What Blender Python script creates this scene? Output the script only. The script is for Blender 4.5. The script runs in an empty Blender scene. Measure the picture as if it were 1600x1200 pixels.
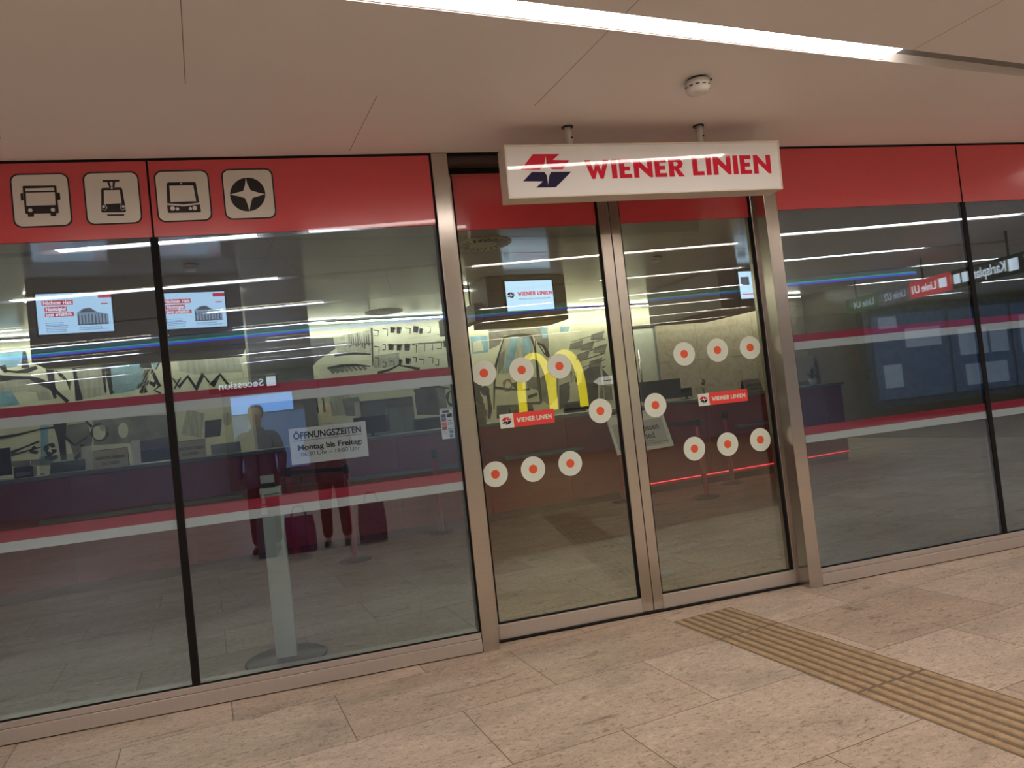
import bpy, bmesh, math, random
from mathutils import Vector, Matrix
from mathutils.geometry import tessellate_polygon
random.seed(7)
S = bpy.context.scene
COL = S.collection
R = math.radians
PHI = 0.14294303          # the paving / lamp grid is turned by this angle against the glass front
# ------------------------------------------------------------------ camera
FPX, YAW, PITCH, ROLL = 1150.31, 0.25642765, 0.03020886, -0.10898576
CAM = Vector((0.0, -4.41588, 1.45))
cy, sy = math.cos(YAW), math.sin(YAW)
fw = Vector((sy*math.cos(PITCH), cy*math.cos(PITCH), math.sin(PITCH)))
r0 = Vector((cy, -sy, 0)); u0 = r0.cross(fw)
rt = r0*math.cos(ROLL) + u0*math.sin(ROLL)
up = -r0*math.sin(ROLL) + u0*math.cos(ROLL)
cd = bpy.data.cameras.new('camera'); cam = bpy.data.objects.new('camera', cd); COL.objects.link(cam)
cd.sensor_fit = 'HORIZONTAL'; cd.sensor_width = 36; cd.lens = FPX/1600*36; cd.clip_start = 0.02; cd.clip_end = 100
m3 = Matrix((rt, up, -fw)).transposed()
cam.matrix_world = Matrix.Translation(CAM) @ m3.to_4x4()
S.camera = cam
def ray(x, y): return fw*FPX + rt*(x-800) - up*(y-600)
def onY(x, y, Y=0.0):
    d = ray(x, y); return CAM + d*((Y-CAM.y)/d.y)
NV = Vector((-math.sin(PHI), math.cos(PHI), 0)); NU = Vector((math.cos(PHI), math.sin(PHI), 0))
def AB(P): return (P.dot(NU), P.dot(NV))
def W(u, v, z=0.0): return NU*u + NV*v + Vector((0, 0, z))
def onV(x, y, v):           # (u, z) on an inner wall plane
    d = ray(x, y); P = CAM + d*((v-NV.dot(CAM))/NV.dot(d)); return (P.dot(NU), P.z)

# ------------------------------------------------------------------ materials
MATS = {}
def mat(name, col, rough=0.5, metal=0.0, noise=0.06, scale=8.0, emit=None, strength=0.0, coat=0.0, bump=0.0, stretch=None):
    if name in MATS: return MATS[name]
    m = bpy.data.materials.new(name); m.use_nodes = True; nt = m.node_tree; N = nt.nodes; L = nt.links
    b = N['Principled BSDF']
    b.inputs['Roughness'].default_value = rough; b.inputs['Metallic'].default_value = metal
    b.inputs['Coat Weight'].default_value = coat; b.inputs['Coat Roughness'].default_value = 0.03
    if emit:
        b.inputs['Base Color'].default_value = (*col, 1)
        b.inputs['Emission Color'].default_value = (*emit, 1); b.inputs['Emission Strength'].default_value = strength
    else:
        tc = N.new('ShaderNodeTexCoord'); mp = N.new('ShaderNodeMapping'); nz = N.new('ShaderNodeTexNoise'); mx = N.new('ShaderNodeMix')
        mx.data_type = 'RGBA'
        if stretch: mp.inputs['Scale'].default_value = stretch
        nz.inputs['Scale'].default_value = scale; nz.inputs['Detail'].default_value = 4
        L.new(tc.outputs['Object'], mp.inputs[0]); L.new(mp.outputs[0], nz.inputs['Vector']); L.new(nz.outputs['Fac'], mx.inputs[0])
        mx.inputs[6].default_value = (*[c*(1-noise*2) for c in col], 1); mx.inputs[7].default_value = (*[min(1, c*(1+noise*2)) for c in col], 1)
        L.new(mx.outputs[2], b.inputs['Base Color'])
        if bump:
            bp = N.new('ShaderNodeBump'); bp.inputs['Strength'].default_value = bump; bp.inputs['Distance'].default_value = 0.01
            L.new(nz.outputs['Fac'], bp.inputs['Height']); L.new(bp.outputs[0], b.inputs['Normal'])
    MATS[name] = m; return m

def glass(name, tint, refl, reflcol, fres=1.0):
    m = bpy.data.materials.new(name); m.use_nodes = True; nt = m.node_tree; N = nt.nodes; L = nt.links
    N.remove(N['Principled BSDF']); out = N['Material Output']
    t = N.new('ShaderNodeBsdfTransparent'); t.inputs[0].default_value = (*tint, 1)
    g = N.new('ShaderNodeBsdfGlossy'); g.inputs['Color'].default_value = (*reflcol, 1); g.inputs['Roughness'].default_value = 0.0
    lw = N.new('ShaderNodeLayerWeight'); lw.inputs[0].default_value = 0.5
    pw = N.new('ShaderNodeMath'); pw.operation = 'POWER'; pw.inputs[1].default_value = 5; L.new(lw.outputs['Facing'], pw.inputs[0])
    f = N.new('ShaderNodeMath'); f.operation = 'MULTIPLY_ADD'; f.inputs[1].default_value = 0.96; f.inputs[2].default_value = 0.04; L.new(pw.outputs[0], f.inputs[0])
    a = N.new('ShaderNodeMath'); a.operation = 'MULTIPLY_ADD'; a.inputs[1].default_value = fres; a.inputs[2].default_value = refl; a.use_clamp = True
    mx = N.new('ShaderNodeMixShader')
    L.new(f.outputs[0], a.inputs[0]); L.new(a.outputs[0], mx.inputs[0]); L.new(t.outputs[0], mx.inputs[1]); L.new(g.outputs[0], mx.inputs[2]); L.new(mx.outputs[0], out.inputs[0])
    MATS[name] = m; return m

def stone_floor():
    m = bpy.data.materials.new('stone_paving'); m.use_nodes = True; nt = m.node_tree; N = nt.nodes; L = nt.links; b = N['Principled BSDF']
    tc = N.new('ShaderNodeTexCoord'); mp = N.new('ShaderNodeMapping'); mp.inputs['Location'].default_value = (0.11, 0.215, 0)
    br = N.new('ShaderNodeTexBrick'); br.offset = 0.5; br.offset_frequency = 2; br.squash = 1
    br.inputs['Scale'].default_value = 1; br.inputs['Mortar Size'].default_value = 0.0028; br.inputs['Mortar Smooth'].default_value = 0.2
    br.inputs['Brick Width'].default_value = 1.03; br.inputs['Row Height'].default_value = 0.645; br.inputs['Bias'].default_value = 0
    br.inputs['Color1'].default_value = (0, 0, 0, 1); br.inputs['Color2'].default_value = (1, 1, 1, 1); br.inputs['Mortar'].default_value = (.5, .5, .5, 1)
    L.new(tc.outputs['Object'], mp.inputs[0]); L.new(mp.outputs[0], br.inputs['Vector'])
    # slab tone
    ramp = N.new('ShaderNodeMix'); ramp.data_type = 'RGBA'
    ramp.inputs[6].default_value = (0.50, 0.385, 0.285, 1); ramp.inputs[7].default_value = (0.60, 0.485, 0.385, 1)
    L.new(br.outputs['Color'], ramp.inputs[0])
    # per slab offset of the veining
    cmb = N.new('ShaderNodeVectorMath'); cmb.operation = 'MULTIPLY'; cmb.inputs[1].default_value = (13, 7, 3); L.new(br.outputs['Color'], cmb.inputs[0])
    add = N.new('ShaderNodeVectorMath'); L.new(tc.outputs['Object'], add.inputs[0]); L.new(cmb.outputs[0], add.inputs[1])
    def nz(scale, detail, rough, lo, hi, sc=(1, 1, 1), dist=0.0):
        q = N.new('ShaderNodeMapping'); q.inputs['Scale'].default_value = sc; q.inputs['Rotation'].default_value = (0, 0, 0.5); L.new(add.outputs[0], q.inputs[0])
        n = N.new('ShaderNodeTexNoise'); n.inputs['Scale'].default_value = scale; n.inputs['Detail'].default_value = detail; n.inputs['Roughness'].default_value = rough
        n.inputs['Distortion'].default_value = dist
        L.new(q.outputs[0], n.inputs['Vector']); r = N.new('ShaderNodeMapRange'); r.inputs[1].default_value = lo; r.inputs[2].default_value = hi
        L.new(n.outputs['Fac'], r.inputs[0]); return r.outputs[0]
    def mul(a, colr, fac, f0=0.0):
        k = N.new('ShaderNodeMix'); k.data_type = 'RGBA'; k.blend_type = 'MULTIPLY'; k.inputs[7].default_value = (*colr, 1)
        L.new(a, k.inputs[6]); L.new(fac, k.inputs[0]); return k.outputs[2]
    c = ramp.outputs[2]
    c = mul(c, (0.74, 0.75, 0.74), nz(1.5, 4, .6, .42, .68, (1, 2.2, 1), .6))             # cloudy tone
    c = mul(c, (0.44, 0.38, 0.34), nz(26, 6, .7, .54, .68, (1, 2.1, 1), .4))      # fine pitting
    c = mul(c, (0.58, 0.53, 0.48), nz(70, 4, .7, .56, .66, (1, 1.4, 1)))
    c = mul(c, (1.22, 1.22, 1.2), nz(20, 4, .6, .5, .7, (1, 1.5, 1)))
    c = mul(c, (0.50, 0.44, 0.40), nz(2.0, 9, .72, .585, .66, (1, 3.2, 1), 1.8)) # veins
    mo = N.new('ShaderNodeMix'); mo.data_type = 'RGBA'; mo.inputs[7].default_value = (0.16, 0.105, 0.07, 1)
    L.new(br.outputs['Fac'], mo.inputs[0]); L.new(c, mo.inputs[6]); L.new(mo.outputs[2], b.inputs['Base Color'])
    b.inputs['Roughness'].default_value = 0.42; b.inputs['Specular IOR Level'].default_value = 0.35
    bp = N.new('ShaderNodeBump'); bp.inputs['Strength'].default_value = 0.25; bp.inputs['Distance'].default_value = 0.003
    inv = N.new('ShaderNodeMath'); inv.operation = 'SUBTRACT'; inv.inputs[0].default_value = 1; L.new(br.outputs['Fac'], inv.inputs[1])
    L.new(inv.outputs[0], bp.inputs['Height']); L.new(bp.outputs[0], b.inputs['Normal'])
    return m

def panel_ceiling(name, col, rough, spec):
    m = mat(name, col, rough, 0, 0.02, 1.2); m.node_tree.nodes['Principled BSDF'].inputs['Specular IOR Level'].default_value = spec
    return m

def marble():
    m = bpy.data.materials.new('marble_wall'); m.use_nodes = True; nt = m.node_tree; N = nt.nodes; L = nt.links; b = N['Principled BSDF']
    tc = N.new('ShaderNodeTexCoord'); br = N.new('ShaderNodeTexBrick'); br.inputs['Scale'].default_value = 1
    mp = N.new('ShaderNodeMapping'); mp.inputs['Rotation'].default_value = (R(90), 0, 0); L.new(tc.outputs['Object'], mp.inputs[0]); L.new(mp.outputs[0], br.inputs['Vector'])
    br.inputs['Mortar Size'].default_value = 0.004; br.inputs['Brick Width'].default_value = 1.5; br.inputs['Row Height'].default_value = 1.0; br.offset = 0
    br.inputs['Color1'].default_value = (0.50, 0.45, 0.34, 1); br.inputs['Color2'].default_value = (0.58, 0.52, 0.40, 1); br.inputs['Mortar'].default_value = (.2, .17, .13, 1)
    nz = N.new('ShaderNodeTexNoise'); nz.inputs['Scale'].default_value = 5; nz.inputs['Detail'].default_value = 9; nz.inputs['Roughness'].default_value = .7; nz.inputs['Distortion'].default_value = 1.2
    L.new(tc.outputs['Object'], nz.inputs['Vector']); k = N.new('ShaderNodeMix'); k.data_type = 'RGBA'; k.blend_type = 'MULTIPLY'; k.inputs[7].default_value = (.68, .62, .52, 1)
    mr = N.new('ShaderNodeMapRange'); mr.inputs[1].default_value = .45; mr.inputs[2].default_value = .7; L.new(nz.outputs['Fac'], mr.inputs[0])
    L.new(mr.outputs[0], k.inputs[0]); L.new(br.outputs['Color'], k.inputs[6]); L.new(k.outputs[2], b.inputs['Base Color']); b.inputs['Roughness'].default_value = .3
    return m

M_FLOOR = stone_floor()
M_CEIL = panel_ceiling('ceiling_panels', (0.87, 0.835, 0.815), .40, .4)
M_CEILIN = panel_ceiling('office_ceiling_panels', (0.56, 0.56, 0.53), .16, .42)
M_SEAM = mat('panel_joint', (0.20, 0.16, 0.14), .7)
M_MARBLE = marble()
STEEL = mat('brushed_steel', (0.50, 0.45, 0.40), 0.20, 0.85, 0.05, 4, stretch=(1, 1, 60))
STEELH = mat('brushed_steel_rail', (0.56, 0.50, 0.46), 0.40, 0.7, 0.05, 4, stretch=(60, 1, 1))
BLACK = mat('black_rubber', (0.012, 0.010, 0.010), 0.6); BLACK.node_tree.nodes['Principled BSDF'].inputs['Specular IOR Level'].default_value = .12
DARK = mat('dark_plastic', (0.02, 0.02, 0.024), 0.35)
REDG = mat('red_glass_film', (0.68, 0.080, 0.095), 0.22, 0, 0.03, 2, coat=0.5)
REDS = mat('red_stripe_film', (0.50, 0.035, 0.06), 0.35, 0, 0.03)
WHS = mat('white_stripe_film', (0.74, 0.78, 0.70), 0.4, 0, 0.02)
WHITE = mat('white_film', (0.78, 0.74, 0.69), 0.35, 0, 0.02)
SIGNW = mat('sign_acrylic', (0.84, 0.82, 0.80), 0.025, 0, 0.01)
SIGNF = mat('sign_frame_paint', (0.74, 0.66, 0.57), 0.35, 0, 0.02)
RED = mat('sign_red', (0.66, 0.015, 0.045), 0.025, 0, 0.02)
NAVY = mat('sign_navy', (0.012, 0.012, 0.06), 0.025, 0, 0.02)
INK = mat('black_ink', (0.015, 0.013, 0.014), 0.5, 0, 0.02)
DOTW = mat('dot_white', (0.70, 0.76, 0.66), 0.5, 0, 0.01)
DOTR = mat('dot_orange', (0.80, 0.10, 0.03), 0.5, 0, 0.02)
LAMP = mat('lamp_diffuser', (.9, .9, .9), .5, emit=(1, .915, .855), strength=22.5)
LAMPC = mat('cove_and_fill_lamp', (.9, .9, .9), .5, emit=(1, .985, .84), strength=35)
WHITEP = mat('white_plastic', (0.72, 0.69, 0.65), 0.35, 0, 0.02)
GREY = mat('grey_laminate', (0.22, 0.23, 0.23), 0.4)
CRED = mat('counter_red', (0.36, 0.015, 0.03), 0.3, 0, 0.05, 3)
BOXG = mat('bulkhead_grey', (0.20, 0.195, 0.19), 0.5)
CREAM = mat('cream_paint', (0.66, 0.66, 0.50), 0.6)
PAPER = mat('paper_white', (0.66, 0.66, 0.58), 0.7, 0, 0.01)
TAN = mat('kraft_board', (0.50, 0.42, 0.31), 0.7)
GL_SIDE = glass('coated_window_glass', (0.885, 0.915, 0.945), 0.095, (0.62, 0.78, 1.0), 1.0)
GL_IN = glass('inner_window_glass', (0.95, 0.97, 0.95), 0.012, (1.0, 0.90, 0.55), 0.5)
GL_DOOR = glass('door_glass', (0.95, 0.97, 0.93), 0.022, (1.0, 0.98, 0.95), 1.0)
GL_TXT = glass('counter_glass', (0.86, 0.92, 0.90), 0.03, (1, 1, 1), 1.0)

# ------------------------------------------------------------------ mesh helpers
class MB:
    def __init__(s): s.bm = bmesh.new(); s.mats = []
    def mi(s, m):
        if m not in s.mats: s.mats.append(m)
        return s.mats.index(m)
    def face(s, vs, m, smooth=False):
        try: f = s.bm.faces.new(vs)
        except ValueError: return None
        f.material_index = s.mi(m); f.smooth = smooth; return f
    def box(s, x0, x1, y0, y1, z0, z1, m, bev=0.0):
        v = [s.bm.verts.new((x, y, z)) for z in (z0, z1) for y in (y0, y1) for x in (x0, x1)]
        fs = [s.face([v[i] for i in q], m) for q in ((0, 2, 3, 1), (4, 5, 7, 6), (0, 1, 5, 4), (2, 6, 7, 3), (0, 4, 6, 2), (1, 3, 7, 5))]
        if bev:
            es = list({e for f in fs for e in f.edges})
            r = bmesh.ops.bevel(s.bm, geom=es, offset=bev, segments=2, affect='EDGES', profile=.5)
            for f in r['faces']: f.material_index = s.mi(m)
        return s
    def prof(s, pts, m, c=(0, 0, 0), seg=24, axis='z', smooth=True):     # lathe, pts (r, h)
        rings = []
        for r, h in pts:
            ring = []
            for i in range(seg):
                a = 2*math.pi*i/seg; x, y = r*math.cos(a), r*math.sin(a)
                p = (x, y, h) if axis == 'z' else (x, h, y) if axis == 'y' else (h, x, y)
                ring.append(s.bm.verts.new((p[0]+c[0], p[1]+c[1], p[2]+c[2])))
            rings.append(ring)
        for a, b in zip(rings, rings[1:]):
            for i in range(seg): s.face([a[i], a[(i+1) % seg], b[(i+1) % seg], b[i]], m, smooth)
        s.face(rings[0][::-1], m); s.face(rings[-1], m); return s
    def tube(s, p, q, r, m, seg=12, r2=None):
        p, q = Vector(p), Vector(q); d = (q-p).normalized(); a = d.orthogonal().normalized(); b = d.cross(a); r2 = r if r2 is None else r2
        A = [s.bm.verts.new(p+(a*math.cos(t)+b*math.sin(t))*r) for t in [2*math.pi*i/seg for i in range(seg)]]
        B = [s.bm.verts.new(q+(a*math.cos(t)+b*math.sin(t))*r2) for t in [2*math.pi*i/seg for i in range(seg)]]
        for i in range(seg): s.face([A[i], A[(i+1) % seg], B[(i+1) % seg], B[i]], m, True)
        s.face(A[::-1], m); s.face(B, m); return s
    def poly(s, loops, y, m, th=0.002, sgn=1):
        """flat shape in x,z standing at y, facing -y (sgn=1); loops[0] outer, the rest holes"""
        L3 = [[Vector((p[0], p[1], 0)) for p in l] for l in loops]
        flat = [p for l in L3 for p in l]
        fr = [s.bm.verts.new((p.x, y-th*sgn, p.y)) for p in flat]; bk = [s.bm.verts.new((p.x, y, p.y)) for p in flat]
        for t in tessellate_polygon(L3):
            a, b, c = [flat[i] for i in t]
            ar = (b.x-a.x)*(c.y-a.y)-(b.y-a.y)*(c.x-a.x)
            if abs(ar) < 1e-12: continue
            if (ar > 0) != (sgn > 0): t = t[::-1]
            s.face([fr[i] for i in t], m)
        k = 0
        for l in L3:
            n = len(l)
            for i in range(n): s.face([fr[k+i], fr[k+(i+1) % n], bk[k+(i+1) % n], bk[k+i]], m)
            k += n
        return s
    def quadz(s, pts, z, m, down=False):
        v = [s.bm.verts.new((p[0], p[1], z)) for p in pts]
        s.face(v[::-1] if down else v, m); return s
    def build(s, name, parent=None, loc=None, rotz=0):
        me = bpy.data.meshes.new(name)
        bmesh.ops.recalc_face_normals(s.bm, faces=s.bm.faces) if getattr(s, 'recalc', True) else None
        s.bm.to_mesh(me); s.bm.free()
        for m in s.mats: me.materials.append(m)
        o = bpy.data.objects.new(name, me); COL.objects.link(o)
        if parent: o.parent = parent
        if loc is not None: o.location = loc
        o.rotation_euler.z = rotz
        return o
def tag(o, label=None, cat=None, group=None, kind=None):
    if label: o['label'] = label
    if cat: o['category'] = cat
    if group: o['group'] = group
    if kind: o['kind'] = kind
    return o
def empty(name, loc=(0, 0, 0), rotz=0, label=None, cat=None, group=None, kind=None):
    o = bpy.data.objects.new(name, None); COL.objects.link(o); o.location = loc; o.rotation_euler.z = rotz; o.empty_display_size = 0.1
    return tag(o, label, cat, group, kind)
def copy_tree(o, parent=None):
    c = o.copy(); COL.objects.link(c); c.parent = parent
    for ch in list(o.children): copy_tree(ch, c)
    return c
def text(name, s, size, m, parent, loc, width=None, bold=0.0, align='LEFT', th=0.001, rot=(R(90), 0, 0), spacing=1.0):
    cu = bpy.data.curves.new(name, 'FONT'); cu.body = s; cu.size = size; cu.offset = bold; cu.extrude = th; cu.align_x = align; cu.space_character = spacing
    cu.resolution_u = 8
    t = bpy.data.objects.new(name, cu); COL.objects.link(t)
    dg = bpy.context.evaluated_depsgraph_get(); me = bpy.data.meshes.new_from_object(t.evaluated_get(dg)); bpy.data.objects.remove(t)
    me.materials.clear(); me.materials.append(m)
    o = bpy.data.objects.new(name, me); COL.objects.link(o); o.parent = parent; o.location = loc; o.rotation_euler = rot
    if width:
        xs = [v.co.x for v in me.vertices]; w = max(xs)-min(xs); o.scale.x = width/w if w > 0 else 1
    return o
def circle(cx, cz, r, n=32, rz=None): return [(cx+r*math.cos(2*math.pi*i/n), cz+(rz or r)*math.sin(2*math.pi*i/n)) for i in range(n)]
def rrect(x0, x1, z0, z1, r, n=6):
    P = []
    for cx, cz, a0 in ((x1-r, z1-r, 0), (x0+r, z1-r, 90), (x0+r, z0+r, 180), (x1-r, z0+r, 270)):
        for i in range(n+1): a = R(a0+90*i/n); P.append((cx+r*math.cos(a), cz+r*math.sin(a)))
    return P
def ribbon(pts, w):                       # closed outline of a stroke
    Lp, Rp = [], []
    n = len(pts)
    for i in range(n):
        a = Vector(pts[max(0, i-1)]); b = Vector(pts[min(n-1, i+1)]); d = (b-a)
        if d.length < 1e-6: d = Vector((1, 0))
        d.normalize(); nrm = Vector((-d.y, d.x))*(w/2*(0.75+0.35*math.sin(i*1.7+pts[0][0]*9)))
        p = Vector(pts[i]); Lp.append(tuple(p+nrm)); Rp.append(tuple(p-nrm))
    return Lp+Rp[::-1]
LET = {
 'W': (1.2, [[(0, 1), (.27, 1), (.42, .40), (.53, .86), (.68, .86), (.80, .40), (.93, 1), (1.2, 1), (.88, 0), (.73, 0), (.6, .45), (.47, 0), (.32, 0)]]),
 'I': (.26, [[(0, 0), (0, 1), (.26, 1), (.26, 0)]]),
 'E': (.62, [[(0, 0), (0, 1), (.60, 1), (.60, .79), (.26, .79), (.26, .61), (.54, .61), (.54, .40), (.26, .40), (.26, .21), (.62, .21), (.62, 0)]]),
 'N': (.95, [[(0, 0), (0, 1), (.22, 1), (.70, .45), (.70, 1), (.95, 1), (.95, 0), (.80, 0), (.25, .58), (.25, 0)]]),
 'R': (.80, [[(0, 0), (0, 1), (.45, 1), (.66, .92), (.75, .70), (.68, .5), (.52, .42), (.80, 0), (.50, 0), (.30, .38), (.26, .38), (.26, 0)], [(.26, .80), (.42, .80), (.50, .70), (.42, .58), (.26, .58)]]),
 'L': (.60, [[(0, 0), (0, 1), (.26, 1), (.26, .21), (.60, .21), (.60, 0)]]),
}
def wordmark(s, x0, x1, z0, h, y, mb, m, th=0.002):
    tot = sum(LET[c][0]+.12 if c != ' ' else .34 for c in s)-.12; k = (x1-x0)/tot; x = 0
    for c in s:
        if c == ' ': x += .34; continue
        w, loops = LET[c]
        mb.poly([[(x0+(x+px)*k, z0+pz*h) for px, pz in l] for l in loops], y, m, th); x += w+.12
EMB_R = [(85, 193), (150, 108), (297, 107), (262, 140), (352, 141), (318, 190), (258, 190), (228, 165), (222, 118), (214, 165), (190, 193)]
EMB_B = [(98, 257), (145, 206), (215, 206), (230, 225), (237, 278), (243, 225), (252, 206), (365, 204), (280, 290), (170, 292), (208, 257)]
def emblem(cx, cz, w, y, mb, th=0.002):
    k = w/280.0
    mb.poly([[(cx+(x-225)*k, cz-(z-199)*k) for x, z in EMB_R]], y, RED, th)
    mb.poly([[(cx+(x-225)*k, cz-(z-199)*k) for x, z in EMB_B]], y, NAVY, th)

# ------------------------------------------------------------------ floor, ceiling, walls
ZC = 3.05; ZI = 3.20
b = MB(); b.quadz([(-16, -16), (19, -16), (19, 11), (-16, 11)], 0, M_FLOOR); b.recalc = False
tag(b.build('floor', rotz=PHI), kind='structure')
ROWV = [-1.725-1.79*k for k in range(7)]; HW = 0.065
def facade_v(u): return -u*math.tan(PHI)+0.0
b = MB(); b.recalc = False
b.quadz([(-14, ROWV[0]+HW), (10.5, ROWV[0]+HW), (10.5, facade_v(10.5)+.012), (-14, facade_v(-14)+.012)], ZC, M_CEIL, True)
b.quadz([(10.5, ROWV[0]+HW), (18, ROWV[0]+HW), (18, facade_v(10.5)), (10.5, facade_v(10.5))], ZC, M_CEIL, True)
for k in range(7):
    lo = ROWV[k+1]+HW if k < 6 else -15.0
    b.quadz([(-14, lo), (18, lo), (18, ROWV[k]-HW), (-14, ROWV[k]-HW)], ZC, M_CEIL, True)
    for v0, s in ((ROWV[k]+HW, 1), (ROWV[k]-HW, -1)):       # trough cheeks and back
        vs = [b.bm.verts.new(p) for p in ((-14, v0, ZC), (18, v0, ZC), (18, v0, ZC+.05), (-14, v0, ZC+.05))]; b.face(vs if s < 0 else vs[::-1], M_CEIL)
    b.quadz([(-14, ROWV[k]-HW), (18, ROWV[k]-HW), (18, ROWV[k]+HW), (-14, ROWV[k]+HW)], ZC+.05, BOXG, True)
for row, (v0, v1, off) in enumerate(((-1.655, -.86, -.57), (-.86, -.105, .30))):
    for k in range(-5, 6):
        u_ = off+1.73*k
        if facade_v(u_) < v0+.05 or u_ > 2: continue
        b.quadz([(u_-.0016, v0), (u_+.0016, v0), (u_+.0016, min(v1, facade_v(u_)-.02)), (u_-.0016, min(v1, facade_v(u_)-.02))], ZC-.0006, M_SEAM, True)
for r_ in range(7):
    for k in range(-6, 10):
        u_ = (.30 if r_ % 2 else -.57)+1.73*k
        b.quadz([(u_-.0016, ROWV[r_]-HW-1.64), (u_+.0016, ROWV[r_]-HW-1.64), (u_+.0016, ROWV[r_]-HW), (u_-.0016, ROWV[r_]-HW)], ZC-.0006, M_SEAM, True)
tag(b.build('ceiling', rotz=PHI), kind='structure')
b = MB(); b.recalc = False
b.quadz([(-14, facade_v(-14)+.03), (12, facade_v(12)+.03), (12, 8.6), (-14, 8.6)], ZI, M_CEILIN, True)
for v_ in (1.45, 2.55, 3.3, 4.4, 5.5, 6.6, 7.15, 7.7):
    b.quadz([(-12, v_-.007), (11.5, v_-.007), (11.5, v_+.007), (-12, v_+.007)], ZI-.0006, M_SEAM, True)
for k, u_ in enumerate((-4.2, -1.0, 2.2, 5.4, 8.6)):
    b.quadz([(u_-.003, 4.4), (u_+.003, 4.4), (u_+.003, 8.2), (u_-.003, 8.2)], ZI-.0006, M_SEAM, True); b.quadz([(u_+1.1-.003, 1.45), (u_+1.1+.003, 1.45), (u_+1.1+.003, 4.4), (u_+1.1-.003, 4.4)], ZI-.0006, M_SEAM, True)
tag(b.build('ceiling_office', rotz=PHI), kind='structure')
def slab(name, u0, u1, v0, v1, z0, z1, m):
    b = MB(); b.box(u0, u1, v0, v1, z0, z1, m); return tag(b.build(name, rotz=PHI), kind='structure')
slab('wall_back', -14, 7.18, 8.3, 8.5, 0, 3.3, CREAM)
slab('wall_back_marble', 8.02, 12.2, 8.3, 8.5, 0, 3.3, M_MARBLE)
slab('wall_back_above_door', 7.18, 8.02, 8.3, 8.5, 2.8, 3.3, CREAM)
slab('wall_right', 12.0, 12.2, -1.4, 8.3, 0, 3.3, M_MARBLE)
WC = mat('concourse_wall', (0.50, 0.58, 0.74), 0.5, 0, 0.1, 2)
slab('wall_concourse_rear', -14, 18, -15.2, -15.0, 0, 3.3, WC)
slab('wall_concourse_left', -14.2, -14, -15, 8.5, 0, 3.3, WC)
slab('wall_concourse_right', 18, 18.2, -15, 4, 0, 3.3, WC)
b = MB(); b.box(8.03, 18.5, 0.0, 0.2, 0, 3.3, WC); tag(b.build('wall_front_right'), kind='structure')
b = MB(); b.box(-14, -7.25, 0.0, 0.2, 0, 3.3, WC); tag(b.build('wall_front_left'), kind='structure')
b = MB(); b.box(-7.25, .8, 0.035, 0.16, ZC-.004, ZI+.05, BLACK); b.box(.8, 3.19, .165, .26, ZC-.004, ZI+.05, BLACK); b.box(3.19, 8.03, 0.035, 0.16, ZC-.004, ZI+.05, BLACK)
tag(b.build('trim_1'), kind='structure')

# ------------------------------------------------------------------ glass front
PX = [-7.2, -5.6, -4.0, -2.4, -.802, .80]
PXR = [3.18, 4.782, 6.38, 7.98]
GB, GT, RB = 0.118, 3.035, 2.605
ZST = [(0.978, 1.030, WHS), (1.030, 1.089, REDS), (1.624, 1.679, WHS), (1.679, 1.730, REDS)]
def window(n, x0, x1):
    w = empty('window_%d' % n, ((x0+x1)/2, 0, 0), kind='structure'); h = (x1-x0)/2
    b = MB(); b.box(-h+.004, h-.004, 0.004, 0.012, GB-.01, RB, GL_SIDE); b.build('glass_pane', w)
    o = MB().box(-h+.02, h-.02, -.004, .004, GB, RB-.004, GL_IN).build('inner_pane', w, (0, .05, 0)); o.rotation_euler.x = R(.2) if n <= 5 else R(.05)
    for z0, z1, m in ZST:
        MB().box(-h+.006, h-.006, 0.0135, 0.0145, z0, z1, m).build('red_stripe' if m is REDS else 'white_stripe', w)
    MB().box(-h+.004, h-.004, 0.002, 0.02, RB, GT, REDG).build('red_panel', w)
for i in range(5): window(i+1, PX[i], PX[i+1])
for i in range(3): window(i+6, PXR[i], PXR[i+1])
n = 2
def trim(fn):
    global n
    b = MB(); fn(b); o = b.build('trim_%d' % n); tag(o, kind='structure'); n += 1; return o
for x in PX[1:5]+PXR[1:3]:
    trim(lambda b: (b.box(x-.020, x+.020, 0.0, 0.030, GB-.01, RB-.002, BLACK), b.box(x-.005, x+.005, -.001, .02, RB-.002, GT, BLACK)))
# steel base rails and posts
def rail(x0, x1):
    def f(b):
        b.box(x0, x1, -0.012, 0.12, 0.006, 0.082, STEELH, .002); b.box(x0, x1, -0.006, 0.12, 0.084, GB, STEELH, .002)
        b.box(x0, x1, 0.0, 0.12, 0, 0.006, BLACK); b.box(x0, x1, .001, .004, GB, GB+.010, BLACK)
    trim(f)
rail(-7.25, .797); rail(3.183, 8.03)
trim(lambda b: (b.box(.80, .90, -.014, .17, 0, 3.043, STEEL, .003), b.box(.788, .80, 0.0, .1, GB, 3.04, BLACK)))
trim(lambda b: (b.box(3.08, 3.18, -.014, .17, 0, 3.043, STEEL, .003), b.box(3.18, 3.190, 0.0, .1, GB, 3.04, BLACK)))
trim(lambda b: b.box(-7.25, 8.03, 0.0, 0.035, GT+.002, ZC, BLACK))
# door head (dark cover in the recess)
trim(lambda b: (b.box(.90, 3.08, .02, .30, 2.985, 3.045, mat('door_head_brown', (0.07, 0.045, 0.04), .4), .002), b.box(.90, 3.08, .10, .125, 2.955, 2.985, BLACK)))
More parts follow.
